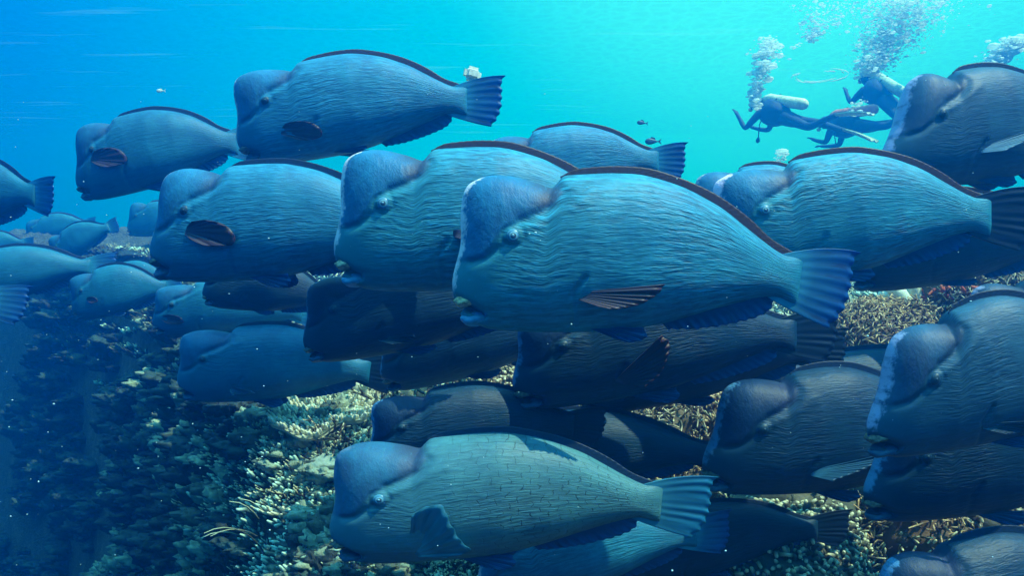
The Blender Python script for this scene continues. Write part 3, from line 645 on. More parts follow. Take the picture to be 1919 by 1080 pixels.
def finger_coral(nf, L, r, fan=1.0):
    m = MB(); add_ball(m, (0, 0, 0), (L * .9, L * .5, L * .35), 20, 12, a=.2, noise=.4)
    for i in range(nf):
        t = (i + .5) / nf * 2 - 1; a = t * fan; l = L * rng.uniform(.7, 1.25)
        p = np.array([t * L * .75, rng.uniform(-.3, .3) * L, .1 * L]); d = np.array([math.sin(a), rng.uniform(-.35, .1), math.cos(a)])
        pts = [p + d * l * s + np.array([0, 0, .12 * l * s * s]) + rng.normal(0, .015 * L, 3) for s in np.linspace(0, 1, 6)]
        add_tube(m, np.array(pts), r * np.array([1.25, 1.1, 1.0, 1.0, 1.02, .85]) * rng.uniform(.8, 1.15), 12, a=np.linspace(.2, 1, 6))
    return m
def leaf_coral(n, L):
    """folded plates standing side by side"""
    m = MB()
    for i in range(n):
        c = np.array([rng.uniform(-1, 1) * L, rng.uniform(-.7, .7) * L, rng.uniform(0, .7) * L]); a0 = rng.uniform(-.8, .8); w = L * rng.uniform(.35, .6)
        u = np.linspace(-1, 1, 16); v = np.linspace(0, 1, 8); U, V_ = np.meshgrid(u, v, indexing='ij')
        bow = w * .45 * (1 - U ** 2)
        X = w * U; Yy = -bow * V_ + .12 * w * np.sin(4 * U); Z = w * .75 * V_ * (1 - .35 * U ** 2)
        P = np.stack([X * math.cos(a0) - Yy * math.sin(a0), X * math.sin(a0) + Yy * math.cos(a0), Z], -1).reshape(-1, 3) + c
        nrm = np.array([math.sin(a0), -math.cos(a0), .3]) * .012
        val = np.tile(v, 16); N1 = len(P); i_ = np.arange(15)
        rim = np.stack([i_ * 8 + 7, N1 + i_ * 8 + 7, N1 + (i_ + 1) * 8 + 7, (i_ + 1) * 8 + 7], 1)
        m.add(np.vstack([P, P + nrm]), np.vstack([grid_faces(16, 8), grid_faces(16, 8, N1, True), rim]), np.concatenate([val, val]))
    return m
def boulder(r, noise=.5, sq=.75):
    m = MB(); nu, nv = 60, 40; th = np.linspace(.01, np.pi * .72, nv); ph = np.linspace(0, 2 * np.pi, nu, endpoint=False)
    T, Pp = np.meshgrid(th, ph, indexing='ij'); D = np.stack([np.sin(T) * np.cos(Pp), np.sin(T) * np.sin(Pp), np.cos(T)], -1).reshape(-1, 3)
    s = 1 + noise * (fbm(D * 1.8 + r * 50, 3) - .5) + .06 * np.abs(vnoise(D * 9 + r * 9) - .5)
    V = D * s[:, None] * r * [1, 1, sq]
    i, j = np.meshgrid(np.arange(nv - 1), np.arange(nu), indexing='ij'); i = i.ravel(); j = j.ravel(); k = (j + 1) % nu
    m.add(V, np.stack([i * nu + j, (i + 1) * nu + j, (i + 1) * nu + k, i * nu + k], 1), sstep(.4, 1.0, vnoise(D * 12)) * .9); return m
def whip(n, L):
    m = MB()
    for i in range(n):
        a = rng.uniform(-1, 1); p = np.array([rng.uniform(-.04, .04), rng.uniform(-.04, .04), 0]); pts = [p]
        d = np.array([a * .5, rng.uniform(-.4, .2), 1.])
        for k in range(9): d = d / np.linalg.norm(d) + np.array([a * .22, 0, -.10 * k * .4]); pts.append(pts[-1] + d / np.linalg.norm(d) * L / 9)
        add_tube(m, np.array(pts), np.linspace(.004, .0015, 10), 5)
    return m
def soft_tree(L):
    m = MB(); branch(m, (0, 0, 0), (.1, 0, 1), L, .02, 3, .7, 6); return m

def ground_hit(px, py):
    """where the sight line of a photo point meets the reef"""
    Ys = np.arange(2.2, 14, .01); k = K * Ys / 959.5
    z = (540 - py) * k; x = (px - 959.5) * k; tz = terrain_z(x, Ys)
    w = np.nonzero(tz > z)[0]; i = w[0] if len(w) else len(Ys) - 1
    return np.array([x[i], Ys[i], tz[i]])
CG = 'coral colonies growing on the reef'
def place(name, mesh_or_mb, mat, label, cat, px, py, sink=.02, rot=0, scale=1., Y=None, lean=0.):
    if Y is None: p = ground_hit(px, py)
    else: q = at(px, py, Y); p = np.array([q.x, Y, q.z])
    o = mesh_or_mb.build(name, mat); o.location = (p[0], p[1], p[2] - sink); o.rotation_euler = (lean, 0, rot); o.scale = (scale,) * 3
    tag(o, label, cat, CG); return o
place('plate_coral', knob_table(.24, 620, .028), CM['cream'], 'knobbly cream plate coral below the mid-sized teal fish', 'coral', 610, 785, -.03, lean=R(22))
place('finger_coral', finger_coral(9, .16, .036, .7), CM['white'], 'pale thick-fingered coral beside the knobbly plate coral', 'coral', 725, 775, .0, lean=R(12))
place('branching_coral', staghorn(7, .05, .08, .012, 1, n=7), CM['orange'], 'small orange branching coral in front of the knobbly plate coral', 'coral', 575, 812, -.0)
place('boulder_coral', boulder(.12), CM['olive'], 'rounded olive coral head right of the pale fingered coral', 'coral', 850, 735, .02)
place('lobed_coral', finger_coral(12, .15, .042, 1.1), CM['white'], 'cluster of pale folded coral lobes right of the large golden knobby mound', 'coral', 1745, 612, -.03, scale=1.0)
place('red_coral', staghorn(44, .15, .09, .013, 2), CM['red'], 'low red-orange coral patch behind the pale folded lobes', 'coral', 1815, 572, .0, scale=1.2)
place('red_coral', staghorn(22, .06, .07, .010, 2), CM['red'], 'small red coral tuft between the large golden knobby mound and the pale lobes', 'coral', 1700, 640, .0, scale=1.2)
place('sand_patch', boulder(.20, .35, .30), CM['sand'], 'pale turquoise sandy mound left of the dark fish above the scaly one', 'sand mound', 650, 850, .03)
place('round_coral', boulder(.13), CM['teal'], 'round hazy coral head on the far reef under the distant fish', 'coral', 135, 618, -.02)
place('sea_whip', whip(7, .32), CM['olive'], 'thin drooping sea whips on the reef wall at the bottom', 'sea whip', 512, 1062, .0)
place('soft_coral', soft_tree(.2), CM['brown'], 'dim bushy soft coral hanging on the shadowed wall', 'soft coral', 395, 905, .0)
place('soft_coral', soft_tree(.17), CM['brown'], 'second bushy soft coral, lower and nearer the bottom edge', 'soft coral', 420, 1050, .0)
place('tan_coral', finger_coral(5, .07, .016, 1.), CM['orange'], 'small tan fingered coral at the right edge under the dark fish', 'coral', 1895, 960, .0)
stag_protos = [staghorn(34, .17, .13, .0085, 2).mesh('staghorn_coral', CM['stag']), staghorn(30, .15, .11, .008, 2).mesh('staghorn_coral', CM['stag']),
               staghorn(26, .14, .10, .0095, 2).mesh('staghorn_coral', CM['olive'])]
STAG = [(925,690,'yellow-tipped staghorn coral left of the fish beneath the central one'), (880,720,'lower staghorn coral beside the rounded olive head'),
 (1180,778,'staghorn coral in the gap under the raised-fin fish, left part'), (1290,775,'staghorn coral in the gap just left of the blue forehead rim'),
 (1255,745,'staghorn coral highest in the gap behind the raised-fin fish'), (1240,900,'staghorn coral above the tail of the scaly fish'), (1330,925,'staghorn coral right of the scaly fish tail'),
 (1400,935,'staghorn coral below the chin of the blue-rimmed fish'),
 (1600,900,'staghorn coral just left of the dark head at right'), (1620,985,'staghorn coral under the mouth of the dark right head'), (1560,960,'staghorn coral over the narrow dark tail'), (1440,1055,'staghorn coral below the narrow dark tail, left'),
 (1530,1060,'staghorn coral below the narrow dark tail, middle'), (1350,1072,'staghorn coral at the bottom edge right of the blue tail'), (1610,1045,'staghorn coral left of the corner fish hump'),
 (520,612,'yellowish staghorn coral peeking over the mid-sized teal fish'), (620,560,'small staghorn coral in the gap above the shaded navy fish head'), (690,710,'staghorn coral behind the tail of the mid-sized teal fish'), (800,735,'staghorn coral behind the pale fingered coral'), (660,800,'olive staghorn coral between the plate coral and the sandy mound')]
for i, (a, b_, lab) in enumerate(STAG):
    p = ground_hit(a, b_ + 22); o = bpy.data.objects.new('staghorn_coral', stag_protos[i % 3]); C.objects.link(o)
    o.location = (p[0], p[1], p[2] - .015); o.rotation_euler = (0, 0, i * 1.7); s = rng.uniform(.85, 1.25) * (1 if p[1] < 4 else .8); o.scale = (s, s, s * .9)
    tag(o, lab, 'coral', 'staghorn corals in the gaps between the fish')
def knob_mound(r, n, nl=.021, nr=.0033):
    """rounded coral head grown over with short forking knobs"""
    m = boulder(r, .6, .8); V = m.V[0]; ctr = np.array([0, 0, -.2 * r]); m.A[0] = m.A[0] * .35
    k = 0
    while k < n:
        i = rng.integers(len(V)); p = V[i] + rng.normal(0, .012, 3); d = (V[i] - ctr); d /= np.linalg.norm(d)
        if vnoise((p * 9 + r * 31)[None])[0] < .40: k += .34; continue
        t = np.cross(d, rng.normal(0, 1, 3)); t /= np.linalg.norm(t); l = nl * rng.uniform(.6, 1.5); s_ = rng.uniform(.2, 1.1)
        add_tube(m, np.array([p - d * .006, p + (d + t * s_ * .4) * l * .5, p + (d * .8 + t * s_) * l, p + (d * .7 + t * s_ * 1.7 + rng.normal(0, .35, 3)) * l * 1.15]), [nr * 1.1, nr, nr * .95, nr * .75], 5, a=[0, .25, .65, 1]); k += 1
    return m
MZ = [coral_mat('coral_gold', (.16, .075, .030), (.95, .60, .28), .86), coral_mat('coral_tan', (.17, .10, .052), (.92, .72, .44), .86), coral_mat('coral_pale_green', (.13, .11, .065), (.84, .80, .54), .86)]
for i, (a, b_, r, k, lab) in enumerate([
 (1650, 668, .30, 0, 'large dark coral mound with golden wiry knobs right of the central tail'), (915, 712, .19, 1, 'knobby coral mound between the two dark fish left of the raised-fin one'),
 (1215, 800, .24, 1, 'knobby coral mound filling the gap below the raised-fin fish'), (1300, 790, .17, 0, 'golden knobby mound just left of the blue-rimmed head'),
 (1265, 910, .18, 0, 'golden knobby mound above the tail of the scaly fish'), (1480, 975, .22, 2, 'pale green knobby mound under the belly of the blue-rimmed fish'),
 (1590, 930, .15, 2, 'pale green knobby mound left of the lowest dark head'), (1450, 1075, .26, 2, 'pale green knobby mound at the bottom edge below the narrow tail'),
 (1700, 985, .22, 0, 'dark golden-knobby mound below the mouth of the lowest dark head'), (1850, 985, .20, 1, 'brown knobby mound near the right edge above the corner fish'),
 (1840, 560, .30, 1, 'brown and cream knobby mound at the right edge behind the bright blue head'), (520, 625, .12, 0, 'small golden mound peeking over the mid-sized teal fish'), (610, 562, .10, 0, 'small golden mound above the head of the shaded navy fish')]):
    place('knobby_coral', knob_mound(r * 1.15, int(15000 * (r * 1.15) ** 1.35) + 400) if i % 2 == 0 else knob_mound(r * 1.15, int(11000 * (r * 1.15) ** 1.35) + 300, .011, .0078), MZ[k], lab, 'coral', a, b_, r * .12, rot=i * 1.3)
# reef cover nobody could count: tufts, nubs and crusts strewn over crest and wall
def cover(name, mat, protos, n, seed, ymax=9., dmin=-1.2, dmax=3., size=(.6, 1.3), pred=None, label='', wall=False):
    r = np.random.default_rng(seed)
    u = r.random(n * 3); Y = 2.3 * (ymax / 2.3) ** (u ** .9); d = dmin + (dmax - dmin) * r.random(n * 3)
    x = xcrest(Y) + d * np.where(d < 0, 1, .7 + Y * .35)
    z = terrain_z(x, Y)
    k = K * Y; ok = (np.abs(x) < k * 1.08) & (z > -k * .64) & (z < k)
    ok &= wall | (z > zplat(x, Y) - .35 - .8 * r.random(n * 3) ** 2); cl = vnoise(np.stack([x * 2.2 + seed, Y * 2.2, z * 2], -1)) ; ok &= cl > .42
    x, Y, z = x[ok][:n], Y[ok][:n], z[ok][:n]
    e = .03; nx = -(terrain_z(x + e, Y) - terrain_z(x - e, Y)) / (2 * e); ny = -(terrain_z(x, Y + e) - terrain_z(x, Y - e)) / (2 * e)
    nx = np.clip(nx, -1.2, 1.2); ny = np.clip(ny, -1, 1)
    m = MB(); pv = [(np.concatenate(p.V), np.concatenate(p.F), np.concatenate(p.A)) for p in protos]
    for i in range(len(x)):
        V, F, A = pv[i % len(pv)]; s = r.uniform(*size) * (1 + .12 * (Y[i] - 2.5)); a = r.uniform(0, 6.28)
        c, sn = math.cos(a), math.sin(a); W = np.stack([V[:, 0] * c - V[:, 1] * sn, V[:, 0] * sn + V[:, 1] * c, V[:, 2]], 1) * s
        W[:, 0] += W[:, 2] * nx[i] * .4; W[:, 1] += W[:, 2] * ny[i] * .4
        m.add(W + [x[i], Y[i], z[i] - .008], F, A)
    o = m.build(name, mat); tag(o, label, 'reef cover', kind='stuff'); return o
def lump_tuft(n, R0):
    m = MB()
    for _ in range(n):
        a = rng.uniform(0, 6.28); q = R0 * rng.random(); r = R0 * rng.uniform(.22, .5)
        add_ball(m, (q * math.cos(a), q * math.sin(a), r * .3), (r, r * rng.uniform(.7, 1.2), r * rng.uniform(.5, 1.1)), 16, 12, a=rng.uniform(.1, .8), noise=1.3)
    return m
def nub_tuft(n, L, r, R0):
    m = MB()
    for _ in range(n):
        a = rng.uniform(0, 6.28); q = R0 * math.sqrt(rng.random()); p = np.array([q * math.cos(a), q * math.sin(a), 0])
        d = np.array([math.cos(a) * q / R0, math.sin(a) * q / R0, .9]) + rng.normal(0, .2, 3); d /= np.linalg.norm(d); l = L * rng.uniform(.6, 1.2)
        add_tube(m, np.array([p, p + d * l * .55 + rng.normal(0, .12 * l, 3), p + d * l]), [r, r * .9, r * .6], 5, a=[0, .5, 1])
    return m
tuft1 = [nub_tuft(16, .035, .005, .05) for _ in range(4)]; tuft2 = [nub_tuft(9, .035, .009, .045) for _ in range(4)]; tuft3 = [nub_tuft(16, .05, .0032, .045) for _ in range(4)]
lumps = [lump_tuft(7, .06) for _ in range(5)]
cover('coral_cover', CM['lump'], lumps, 700, 6, dmin=-.12, dmax=3, size=(.7, 1.8), label='knobbly grey-green coral lumps between the sprigs')
cover('coral_cover', CM['cream'], lumps, 700, 7, dmin=-.2, dmax=3, size=(.5, 1.2), label='small pale coral lumps dotted over the crest')
cover('coral_cover', CM['olive'], tuft1, 1700, 1, dmin=-.2, label='small olive coral tufts all over the reef crest')
cover('coral_cover', CM['stag'], tuft3, 1700, 2, dmin=-.2, dmax=4, label='fine yellow-tipped coral sprigs on the reef top')
cover('coral_cover', CM['teal'], tuft2, 1800, 3, dmin=-.25, dmax=1.8, label='stubby grey-green coral nubs along the crest and wall')
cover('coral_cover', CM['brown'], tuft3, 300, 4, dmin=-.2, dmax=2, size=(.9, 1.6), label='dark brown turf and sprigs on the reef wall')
cover('coral_cover', CM['wall'], lumps, 1300, 8, dmin=-.65, dmax=.1, size=(.9, 2.2), label='knobs and crusts down the wall, its shade put into their dark colour', wall=True)
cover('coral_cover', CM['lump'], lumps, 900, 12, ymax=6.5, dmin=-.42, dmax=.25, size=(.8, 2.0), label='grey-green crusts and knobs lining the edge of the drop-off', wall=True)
cover('coral_cover', CM['teal'], tuft2, 1500, 10, ymax=4.4, dmin=-.22, dmax=.6, size=(.6, 1.3), label='bright grey-green nubs crowding the near crest')
cover('coral_cover', CM['olive'], tuft1, 900, 11, ymax=4.0, dmin=-.3, dmax=.5, size=(.5, 1.1), label='tiny olive sprigs crowding the near crest')
cover('coral_cover', CM['cream'], tuft2, 1500, 5, dmin=-.2, dmax=3, size=(.5, 1.), label='cream coral nubs dotted over the reef top')

# ------------------------------------------------------------------ divers
M_suit = simple_mat('wetsuit', (.002, .028, .11), .7); M_vest = simple_mat('dive_vest', (.003, .035, .12), .75)
M_tank = simple_mat('tank_yellow', (.80, .76, .52), .4); M_salmon = simple_mat('tank_salmon', (.95, .20, .10), .45)
M_finm = simple_mat('swim_fin', (.02, .06, .14), .5); M_finp = simple_mat('swim_fin_pale', (.55, .62, .45), .5)
M_skin = simple_mat('diver_skin', (.45, .32, .24), .6); M_glass = simple_mat('mask_glass', (.3, .5, .55), .08); M_hose = simple_mat('hose', (.012, .014, .02), .5); M_pale = simple_mat('pale_trim', (.75, .78, .6), .5)
def skin_body(pts, edges, rad, name, mat, parent):
    me = bpy.data.meshes.new(name); me.from_pydata([Vector(p) for p in pts], edges, []); me.materials.append(mat)
    o = bpy.data.objects.new(name, me); C.objects.link(o); o.parent = parent
    o.modifiers.new('skin', 'SKIN')
    for v, r in zip(me.skin_vertices[0].data, rad): v.radius = (r, r)
    me.skin_vertices[0].data[0].use_root = True
    s = o.modifiers.new('sub', 'SUBSURF'); s.levels = 1; s.render_levels = 1; o.modifiers['skin'].use_smooth_shade = True
    return o
def diver(label, loc, yaw, roll=0, tank=M_tank, armL=None, armR=None, legs=None, scale=1., pitch=0.):
    """prone diver swimming towards -X; z up; the pelvis is the root"""
    root = empty('diver', loc); root.rotation_euler = (roll, pitch, yaw); root.scale = (scale,) * 3
    tag(root, label, 'diver', 'scuba divers in the blue water behind the school')
    pts = [(0,0,0), (-.18,0,.03), (-.36,0,.07), (-.50,0,.10), (-.60,0,.14)]; rad = [.14,.135,.16,.15,.065]; ed = [(0,1),(1,2),(2,3),(3,4)]
    pts.append((-.70,0,.20)); rad.append(.10); ed.append((4,5)); pts.append((-.78,0,.19)); rad.append(.085); ed.append((5,6))
    def chain(start, ps, rs):
        k = start
        for p, r in zip(ps, rs): pts.append(p); rad.append(r); ed.append((k, len(pts) - 1)); k = len(pts) - 1
        return k
    arms = [armL or [(-.50,-.20,.06),(-.60,-.26,-.20),(-.82,-.22,-.10),(-.88,-.21,-.06)], armR or [(-.50,.20,.06),(-.62,.26,-.18),(-.84,.20,-.16),(-.92,.18,-.14)]]
    for s, A in zip((-1, 1), arms):
        k = chain(3, A, [.072, .052, .034, .036])
        w = np.array(A[-1]); d = w - np.array(A[-2]); d /= np.linalg.norm(d); sd = np.array([0, 1., 0])
        for f, (o_, l) in enumerate(((-.030, .070), (-.011, .085), (.009, .080), (.028, .065))):
            b1 = w + d * .035 + sd * o_; chain(k, [tuple(b1), tuple(b1 + d * l * .55 + [0, 0, -.01]), tuple(b1 + d * l + [0, 0, -.03])], [.011, .010, .008])
        th = w + sd * (-.04 * s) + d * .01; chain(k, [tuple(th), tuple(th + d * .035 + sd * (-.02 * s))], [.012, .010])
    lg = legs or [[(.06,-.10,-.02),(.44,-.13,-.12),(.80,-.14,.06),(.92,-.14,.08)], [(.06,.10,-.02),(.42,.13,-.02),(.78,.15,-.10),(.90,.15,-.12)]]
    for A in lg: chain(0, A, [.105, .068, .045, .045])
    skin_body(pts, ed, rad, 'body', M_suit, root)
    m = MB(); add_ball(m, (-.36, 0, .10), (.29, .25, .215), 18, 12, noise=.25); m.build('dive_vest', M_vest, root)
    m = MB(); add_tube(m, [(-.56,0,.31),(-.50,0,.315),(-.1,0,.275),(.16,0,.25)], [.075,.092,.092,.092], 18); tk = m.build('air_tank', tank, root)
    m = MB(); add_tube(m, [(-.66,0,.31),(-.60,0,.31)], [.03,.03], 10); m.build('valve', M_hose, tk)
    m = MB(); add_tube(m, [(-.30,-.10,.30),(-.30,0,.395),(-.30,.10,.30)], .012, 8); m.build('strap', M_hose, tk)
    for s in (-1, 1):
        m = MB(); add_tube(m, [(-.60,.03*s,.30),(-.66,.16*s,.26),(-.74,.15*s,.18),(-.80,.05*s,.14)], .012, 8); m.build('hose', M_hose, root)
    m = MB(); add_tube(m, [(-.45,-.14,.05),(-.46,-.20,-.12),(-.44,-.20,-.34)], [.009]*3, 8); add_ball(m, (-.44,-.20,-.38), (.035,.03,.05), 10, 8); m.build('gauge_console', M_hose, root)
    m = MB(); add_ball(m, (-.845, 0, .215), (.035, .085, .05), 14, 10); m.build('dive_mask', M_glass, root)
    m = MB(); add_ball(m, (-.855, 0, .13), (.04, .04, .035), 12, 8); m.build('regulator', M_pale, root)
    m = MB(); add_ball(m, (-.72, 0, .235), (.115, .108, .10), 16, 12); m.build('hood', M_suit, root)
    for A in lg:
        a = np.array(A[-1]); d = a - np.array(A[-2]); d /= np.linalg.norm(d); sd = np.array([0, 1., 0]); up = np.cross(d, sd)
        L = .55; u = np.linspace(0, 1, 8); v = np.linspace(-1, 1, 7)
        P = np.array([[a + d * (L * t - .04) + sd * w_ * (.05 + .07 * t) + up * (.018 * math.cos(w_ * 6) - .05 * t * t) for w_ in v] for t in u]).reshape(-1, 3)
        N1 = len(P); m = MB(); i = np.arange(6); j = np.arange(7)
        F = [grid_faces(8, 7), grid_faces(8, 7, N1, True), np.stack([49 + i, N1 + 49 + i, N1 + 50 + i, 50 + i], 1), np.stack([i, i + 1, N1 + i + 1, N1 + i], 1), np.stack([j * 7, j * 7 + 7, N1 + j * 7 + 7, N1 + j * 7], 1), np.stack([j * 7 + 6, N1 + j * 7 + 6, N1 + j * 7 + 13, j * 7 + 13], 1)]
        m.add(np.vstack([P, P + up * .014]), np.vstack(F)); m.build('swim_fin', M_finp if tank is M_tank else M_finm, root)
    return root
YD = 11.2
diver('diver with a pale yellow tank swimming left, one hand raised forward', at(1484, 224, YD), R(-54), tank=M_tank, pitch=R(12), scale=.86,
      armL=[(-.50,-.20,.06),(-.66,-.30,-.22),(-.84,-.30,-.02),(-.90,-.30,.04)])
diver('diver with a salmon tank behind the fins of the yellow-tank diver', at(1622, 236, YD + .7), R(-50), tank=M_salmon, pitch=R(-4), scale=.86)
diver('diver highest of the group with head just left of the corner fish hump', at(1668, 195, YD + 1.0), R(-70), tank=M_finp, pitch=R(30), scale=.9)
diver('hazy diver at the right edge above the back of the corner fish', at(1905, 168, YD + 1.6), R(-25), tank=M_salmon, pitch=R(8), scale=.8)

# ------------------------------------------------------------------ bubbles, floats, drifting specks, tiny fish
def bubble_mat():
    m, nt, b, out = new_mat('bubble'); b.inputs['Base Color'].default_value = (1, 1, .97, 1); b.inputs['Roughness'].default_value = .3
    b.inputs['Specular IOR Level'].default_value = 1.0
    tr = mk(nt, 'ShaderNodeBsdfTranslucent'); tr.inputs[0].default_value = (.95, 1, .95, 1); mx = mk(nt, 'ShaderNodeMixShader'); mx.inputs[0].default_value = .5
    nt.links.new(b.outputs[0], mx.inputs[1]); nt.links.new(tr.outputs[0], mx.inputs[2])
    tp = mk(nt, 'ShaderNodeBsdfTransparent'); m2 = mk(nt, 'ShaderNodeMixShader'); m2.inputs[0].default_value = .82
    nt.links.new(tp.outputs[0], m2.inputs[1]); nt.links.new(mx.outputs[0], m2.inputs[2]); nt.links.new(m2.outputs[0], out.inputs[0]); return m
M_bub = bubble_mat()
def plume(label, path, widths, n, size, Y, seed, flat=.5):
    r = np.random.default_rng(seed); m = MB(); path = np.array(path, float); t = np.linspace(0, 1, len(path))
    for _ in range(n):
        u = r.random(); c = [np.interp(u, t, path[:, k]) for k in (0, 1)]; w = np.interp(u, t, widths)
        px = c[0] + r.normal(0, .45) * w; py = c[1] + r.normal(0, .3) * w * .5; q = at(px, py, Y + r.normal(0, .12))
        s = size * (r.pareto(2.2) * .5 + .4) ; s = min(s, size * 3) * Y * K / 959.5
        add_ball(m, q, (s * r.uniform(.8, 1.6), s * r.uniform(.8, 1.4), s * r.uniform(flat * .6, flat * 1.3)), 8, 6, noise=.5)
    o = m.build('bubbles', M_bub); tag(o, label, 'bubbles', kind='stuff')
plume('column of bubbles rising from the yellow-tank diver', [(1418,205),(1412,180),(1424,150),(1432,120),(1438,95),(1440,70)], [5, 7, 18, 26, 28, 18], 800, 3.0, YD - .3, 11)
plume('tall spreading curtain of fine bubbles reaching the surface', [(1625,140),(1650,100),(1672,60),(1690,20),(1700,-15)], [24, 45, 75, 90, 120], 5600, 1.75, YD + .3, 12)
plume('dense bubbles rising from the diver at the right edge', [(1850,128),(1868,112),(1880,95),(1895,78),(1912,74)], [16, 28, 32, 34, 20], 600, 3.8, YD + 1, 13, .65)
plume('faint added bubbles standing in for the pale surface glow left of the tall curtain', [(1520,75),(1540,35),(1555,-10)], [12, 50, 90], 700, 1.7, YD + .8, 17)  # extra bubbles added to imitate the pale glow at the surface
plume('little bubbles beside the bubble column', [(1482,92),(1500,80),(1530,66)], [8, 8, 8], 26, 2.4, YD, 14)
plume('cluster of bubbles rising behind the pink scarred fish', [(1448,312),(1462,296),(1468,280)], [14, 14, 8], 90, 3.0, YD - .8, 15)
plume('bubbles among the arms of the salmon-tank diver', [(1590,215),(1605,196),(1618,190)], [12, 16, 14], 60, 2.2, YD, 16)
# thin flattened bubble skin: an open lens of pale wisps
m = MB(); rr = np.random.default_rng(3)
for k in range(16):
    a0 = rr.uniform(0, 6.28); a = np.linspace(a0, a0 + rr.uniform(.3, 1.5), 30); sc = rr.uniform(.55, 1.0)
    add_tube(m, np.array([at(1535 + 58 * sc * math.cos(t), 142 + 14 * sc * math.sin(t) - 4 * math.cos(t) + rr.normal(0, .5), YD) for t in a]), .006 * np.sin(np.linspace(.1, 3.04, 30)) + .0005, 5)
o = m.build('bubble_film', M_bub); tag(o, 'thin pale lens-shaped film of air above the yellow tank', 'bubbles')
# floating cream block behind the tail of the top fish
import bmesh
def block(name, size, bevel, loc, mat, label, cat, rot=(0, 0, 0)):
    me = bpy.data.meshes.new(name); bm = bmesh.new(); bmesh.ops.create_cube(bm, size=1); bmesh.ops.scale(bm, vec=size, verts=bm.verts)
    bmesh.ops.bevel(bm, geom=bm.edges[:], offset=bevel, segments=3, affect='EDGES'); bm.to_mesh(me); bm.free(); me.materials.append(mat)
    o = bpy.data.objects.new(name, me); C.objects.link(o); o.location = loc; o.rotation_euler = rot; tag(o, label, cat); return o
block('float', (.085, .06, .07), .02, at(885, 139, 3.9), simple_mat('float_cream', (.9, .84, .66), .5), 'small cream float just above the tail of the topmost fish', 'float', (0, .2, .3))
specks = MB(); rr = np.random.default_rng(21)
for _ in range(170):
    Y = rr.uniform(.9, 3.2); q = at(rr.uniform(0, 1919), rr.uniform(150, 1080), Y); s = (.0007 + .0012 * rr.random() ** 3) * (.6 + .3 * Y)
    add_ball(specks, q, (s * rr.uniform(.8, 1.6), s, s * rr.uniform(.6, 1.2)), 6, 5)
o = specks.build('drifting_specks', simple_mat('plankton', (.55, .75, .75), .5)); tag(o, 'tiny pale specks drifting in the water among the fish', 'plankton', kind='stuff')
def small_fish(label, px, py, Y, L, mat, flip=1, tilt=0.):
    root = empty('reef_fish', at(px, py, Y)); root.rotation_euler = (0, tilt, 0); root.scale = (flip, 1, 1); tag(root, label, 'small fish', 'small reef fish in open water')
    m = MB(); x = np.linspace(0, 1, 14); h = .27 * np.sin(np.pi * x ** .75) ** .8 * (1 - .45 * x) + .02
    a = np.linspace(0, 2 * np.pi, 12, endpoint=False)
    V = np.array([[(xx - .5) * L, hh * L * .35 * math.cos(t), hh * L * math.sin(t)] for xx, hh in zip(x, h) for t in a])
    i, j = np.meshgrid(np.arange(13), np.arange(12), indexing='ij'); i = i.ravel(); j = j.ravel(); k = (j + 1) % 12
    m.add(V, np.stack([i * 12 + j, i * 12 + k, (i + 1) * 12 + k, (i + 1) * 12 + j], 1)); m.build('body', mat, root)
    m = MB(); P = np.array([[.45, 0, 0], [.78, 0, .24], [.66, 0, 0], [.78, 0, -.24]]) * L; Q = P + [0, .01 * L, 0]; m.add(np.vstack([P, Q]), [(0, 1, 2, 3), (7, 6, 5, 4), (0, 4, 5, 1), (1, 5, 6, 2), (2, 6, 7, 3), (3, 7, 4, 0)]); m.build('tail_fin', mat, root, False)
    m = MB(); P = np.array([[-.15, 0, .2], [0, 0, .36], [.25, 0, .28], [.3, 0, .1]]) * L; Q = P + [0, .01 * L, 0]; m.add(np.vstack([P, Q]), [(0, 1, 2, 3), (7, 6, 5, 4), (0, 4, 5, 1), (1, 5, 6, 2), (2, 6, 7, 3), (3, 7, 4, 0)]); m.build('dorsal_fin', mat, root, False)
M_sf = simple_mat('small_fish', (.02, .07, .16), .5)
small_fish('small dark reef fish above the tail of the fish behind the central one', 1221, 265, 4.6, .075, M_sf)
small_fish('tiny dark reef fish, upper of the pair in open water', 1202, 230, 5.4, .06, M_sf, tilt=.1)
small_fish('tiny pale particle given a fish shape, alone in the blue at upper left', 300, 170, 5.0, .045, simple_mat('pale_particle', (.8, .8, .65), .5))  # a drifting particle, modelled in the shape of a fish

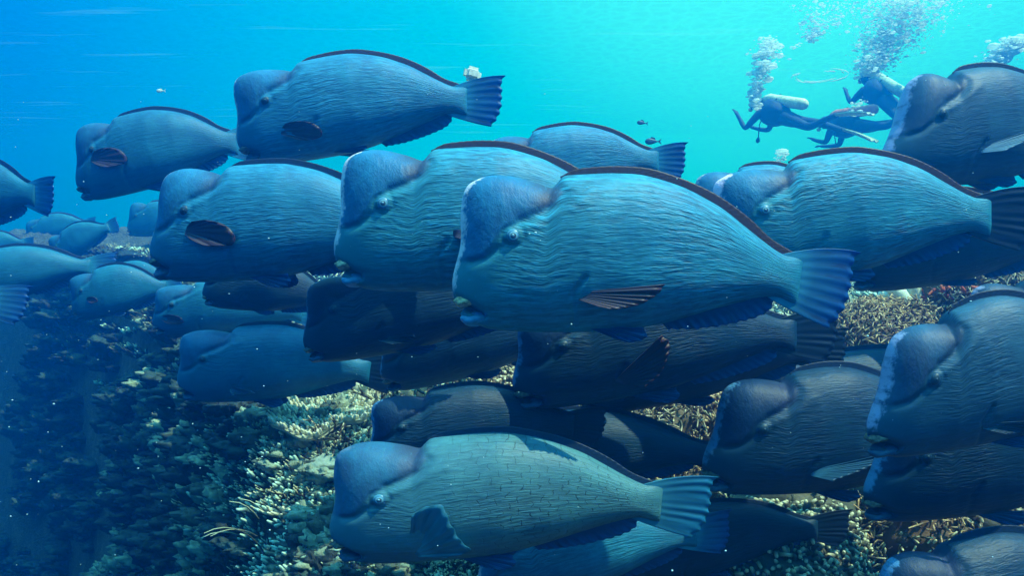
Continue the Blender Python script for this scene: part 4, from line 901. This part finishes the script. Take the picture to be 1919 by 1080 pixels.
# ------------------------------------------------------------------ the water's surface, seen from below
def surface():
    m = MB(); nx, ny = 200, 220; x = np.linspace(-23, 23, nx); y = np.linspace(-6, 24, ny); XX, YY = np.meshgrid(x, y, indexing='ij')
    P = np.stack([XX * .9, YY * 1.4, XX * 0], -1); Z = 4.6 + .06 * (fbm(P, 4) - .5)
    m.add(np.stack([XX, YY, Z], -1), grid_faces(nx, ny))
    mat = bpy.data.materials.new('water_surface'); mat.use_nodes = True; nt = mat.node_tree; nt.nodes.clear(); out = mk(nt, 'ShaderNodeOutputMaterial')
    tc = mk(nt, 'ShaderNodeTexCoord').outputs['Object']
    wn = tex(nt, 'ShaderNodeTexNoise', vscale(nt, tc, (2.2, 2.2, 1)), 1.0, Detail=3)
    wv = mk(nt, 'ShaderNodeVectorMath', operation='MULTIPLY_ADD'); nt.links.new(wn.outputs['Color'], wv.inputs[0]); wv.inputs[1].default_value = (.35, .35, 0); nt.links.new(tc, wv.inputs[2])
    vo = tex(nt, 'ShaderNodeTexVoronoi', wv.outputs[0], 3.6); vo.feature = 'DISTANCE_TO_EDGE' if hasattr(vo, 'feature') else vo.feature
    lines = mrange(nt, vo.outputs['Distance'], .0, .22, 1.0, .0)
    col = mixc(nt, lines, (.93, .93, .93), (1, 1, 1))  # sunlight dapple painted as brighter lines in the transmitted colour
    tr = mk(nt, 'ShaderNodeBsdfTransparent'); nt.links.new(col, tr.inputs[0])
    tl = mk(nt, 'ShaderNodeBsdfTranslucent'); tl.inputs[0].default_value = (.9, 1, .95, 1)
    gl = tex(nt, 'ShaderNodeTexNoise', vscale(nt, tc, (.25, 2.2, 1)), 1.0, Detail=4, Roughness=.55)
    fac = mrange(nt, gl.outputs[0], .62, .80, .0, .05)  # pale noise streaks painted in for wave glints
    mx = mk(nt, 'ShaderNodeMixShader'); nt.links.new(fac, mx.inputs[0]); nt.links.new(tr.outputs[0], mx.inputs[1]); nt.links.new(tl.outputs[0], mx.inputs[2]); nt.links.new(mx.outputs[0], out.inputs[0])
    o = m.build('water_surface', mat); tag(o, kind='structure')
surface()
# ------------------------------------------------------------------ the hazy water itself
def haze():
    x0, x1, y0, y1, z0, z1 = -24, 24, -7, 25, -13, 5.2
    me = bpy.data.meshes.new('haze'); me.from_pydata([(x, y, z) for x in (x0, x1) for y in (y0, y1) for z in (z0, z1)], [], [(0,1,3,2),(4,6,7,5),(0,4,5,1),(2,3,7,6),(0,2,6,4),(1,5,7,3)])
    mat = bpy.data.materials.new('haze'); mat.use_nodes = True; nt = mat.node_tree; nt.nodes.clear(); out = mk(nt, 'ShaderNodeOutputMaterial')
    v = mk(nt, 'ShaderNodeVolumePrincipled'); v.inputs['Color'].default_value = (0, .145, .52, 1); v.inputs['Density'].default_value = .12
    v.inputs['Absorption Color'].default_value = (.40, .80, .84, 1); v.inputs['Anisotropy'].default_value = .7
    nt.links.new(v.outputs[0], out.inputs['Volume']); me.materials.append(mat)
    o = bpy.data.objects.new('haze', me); C.objects.link(o); tag(o, kind='stuff')
haze()
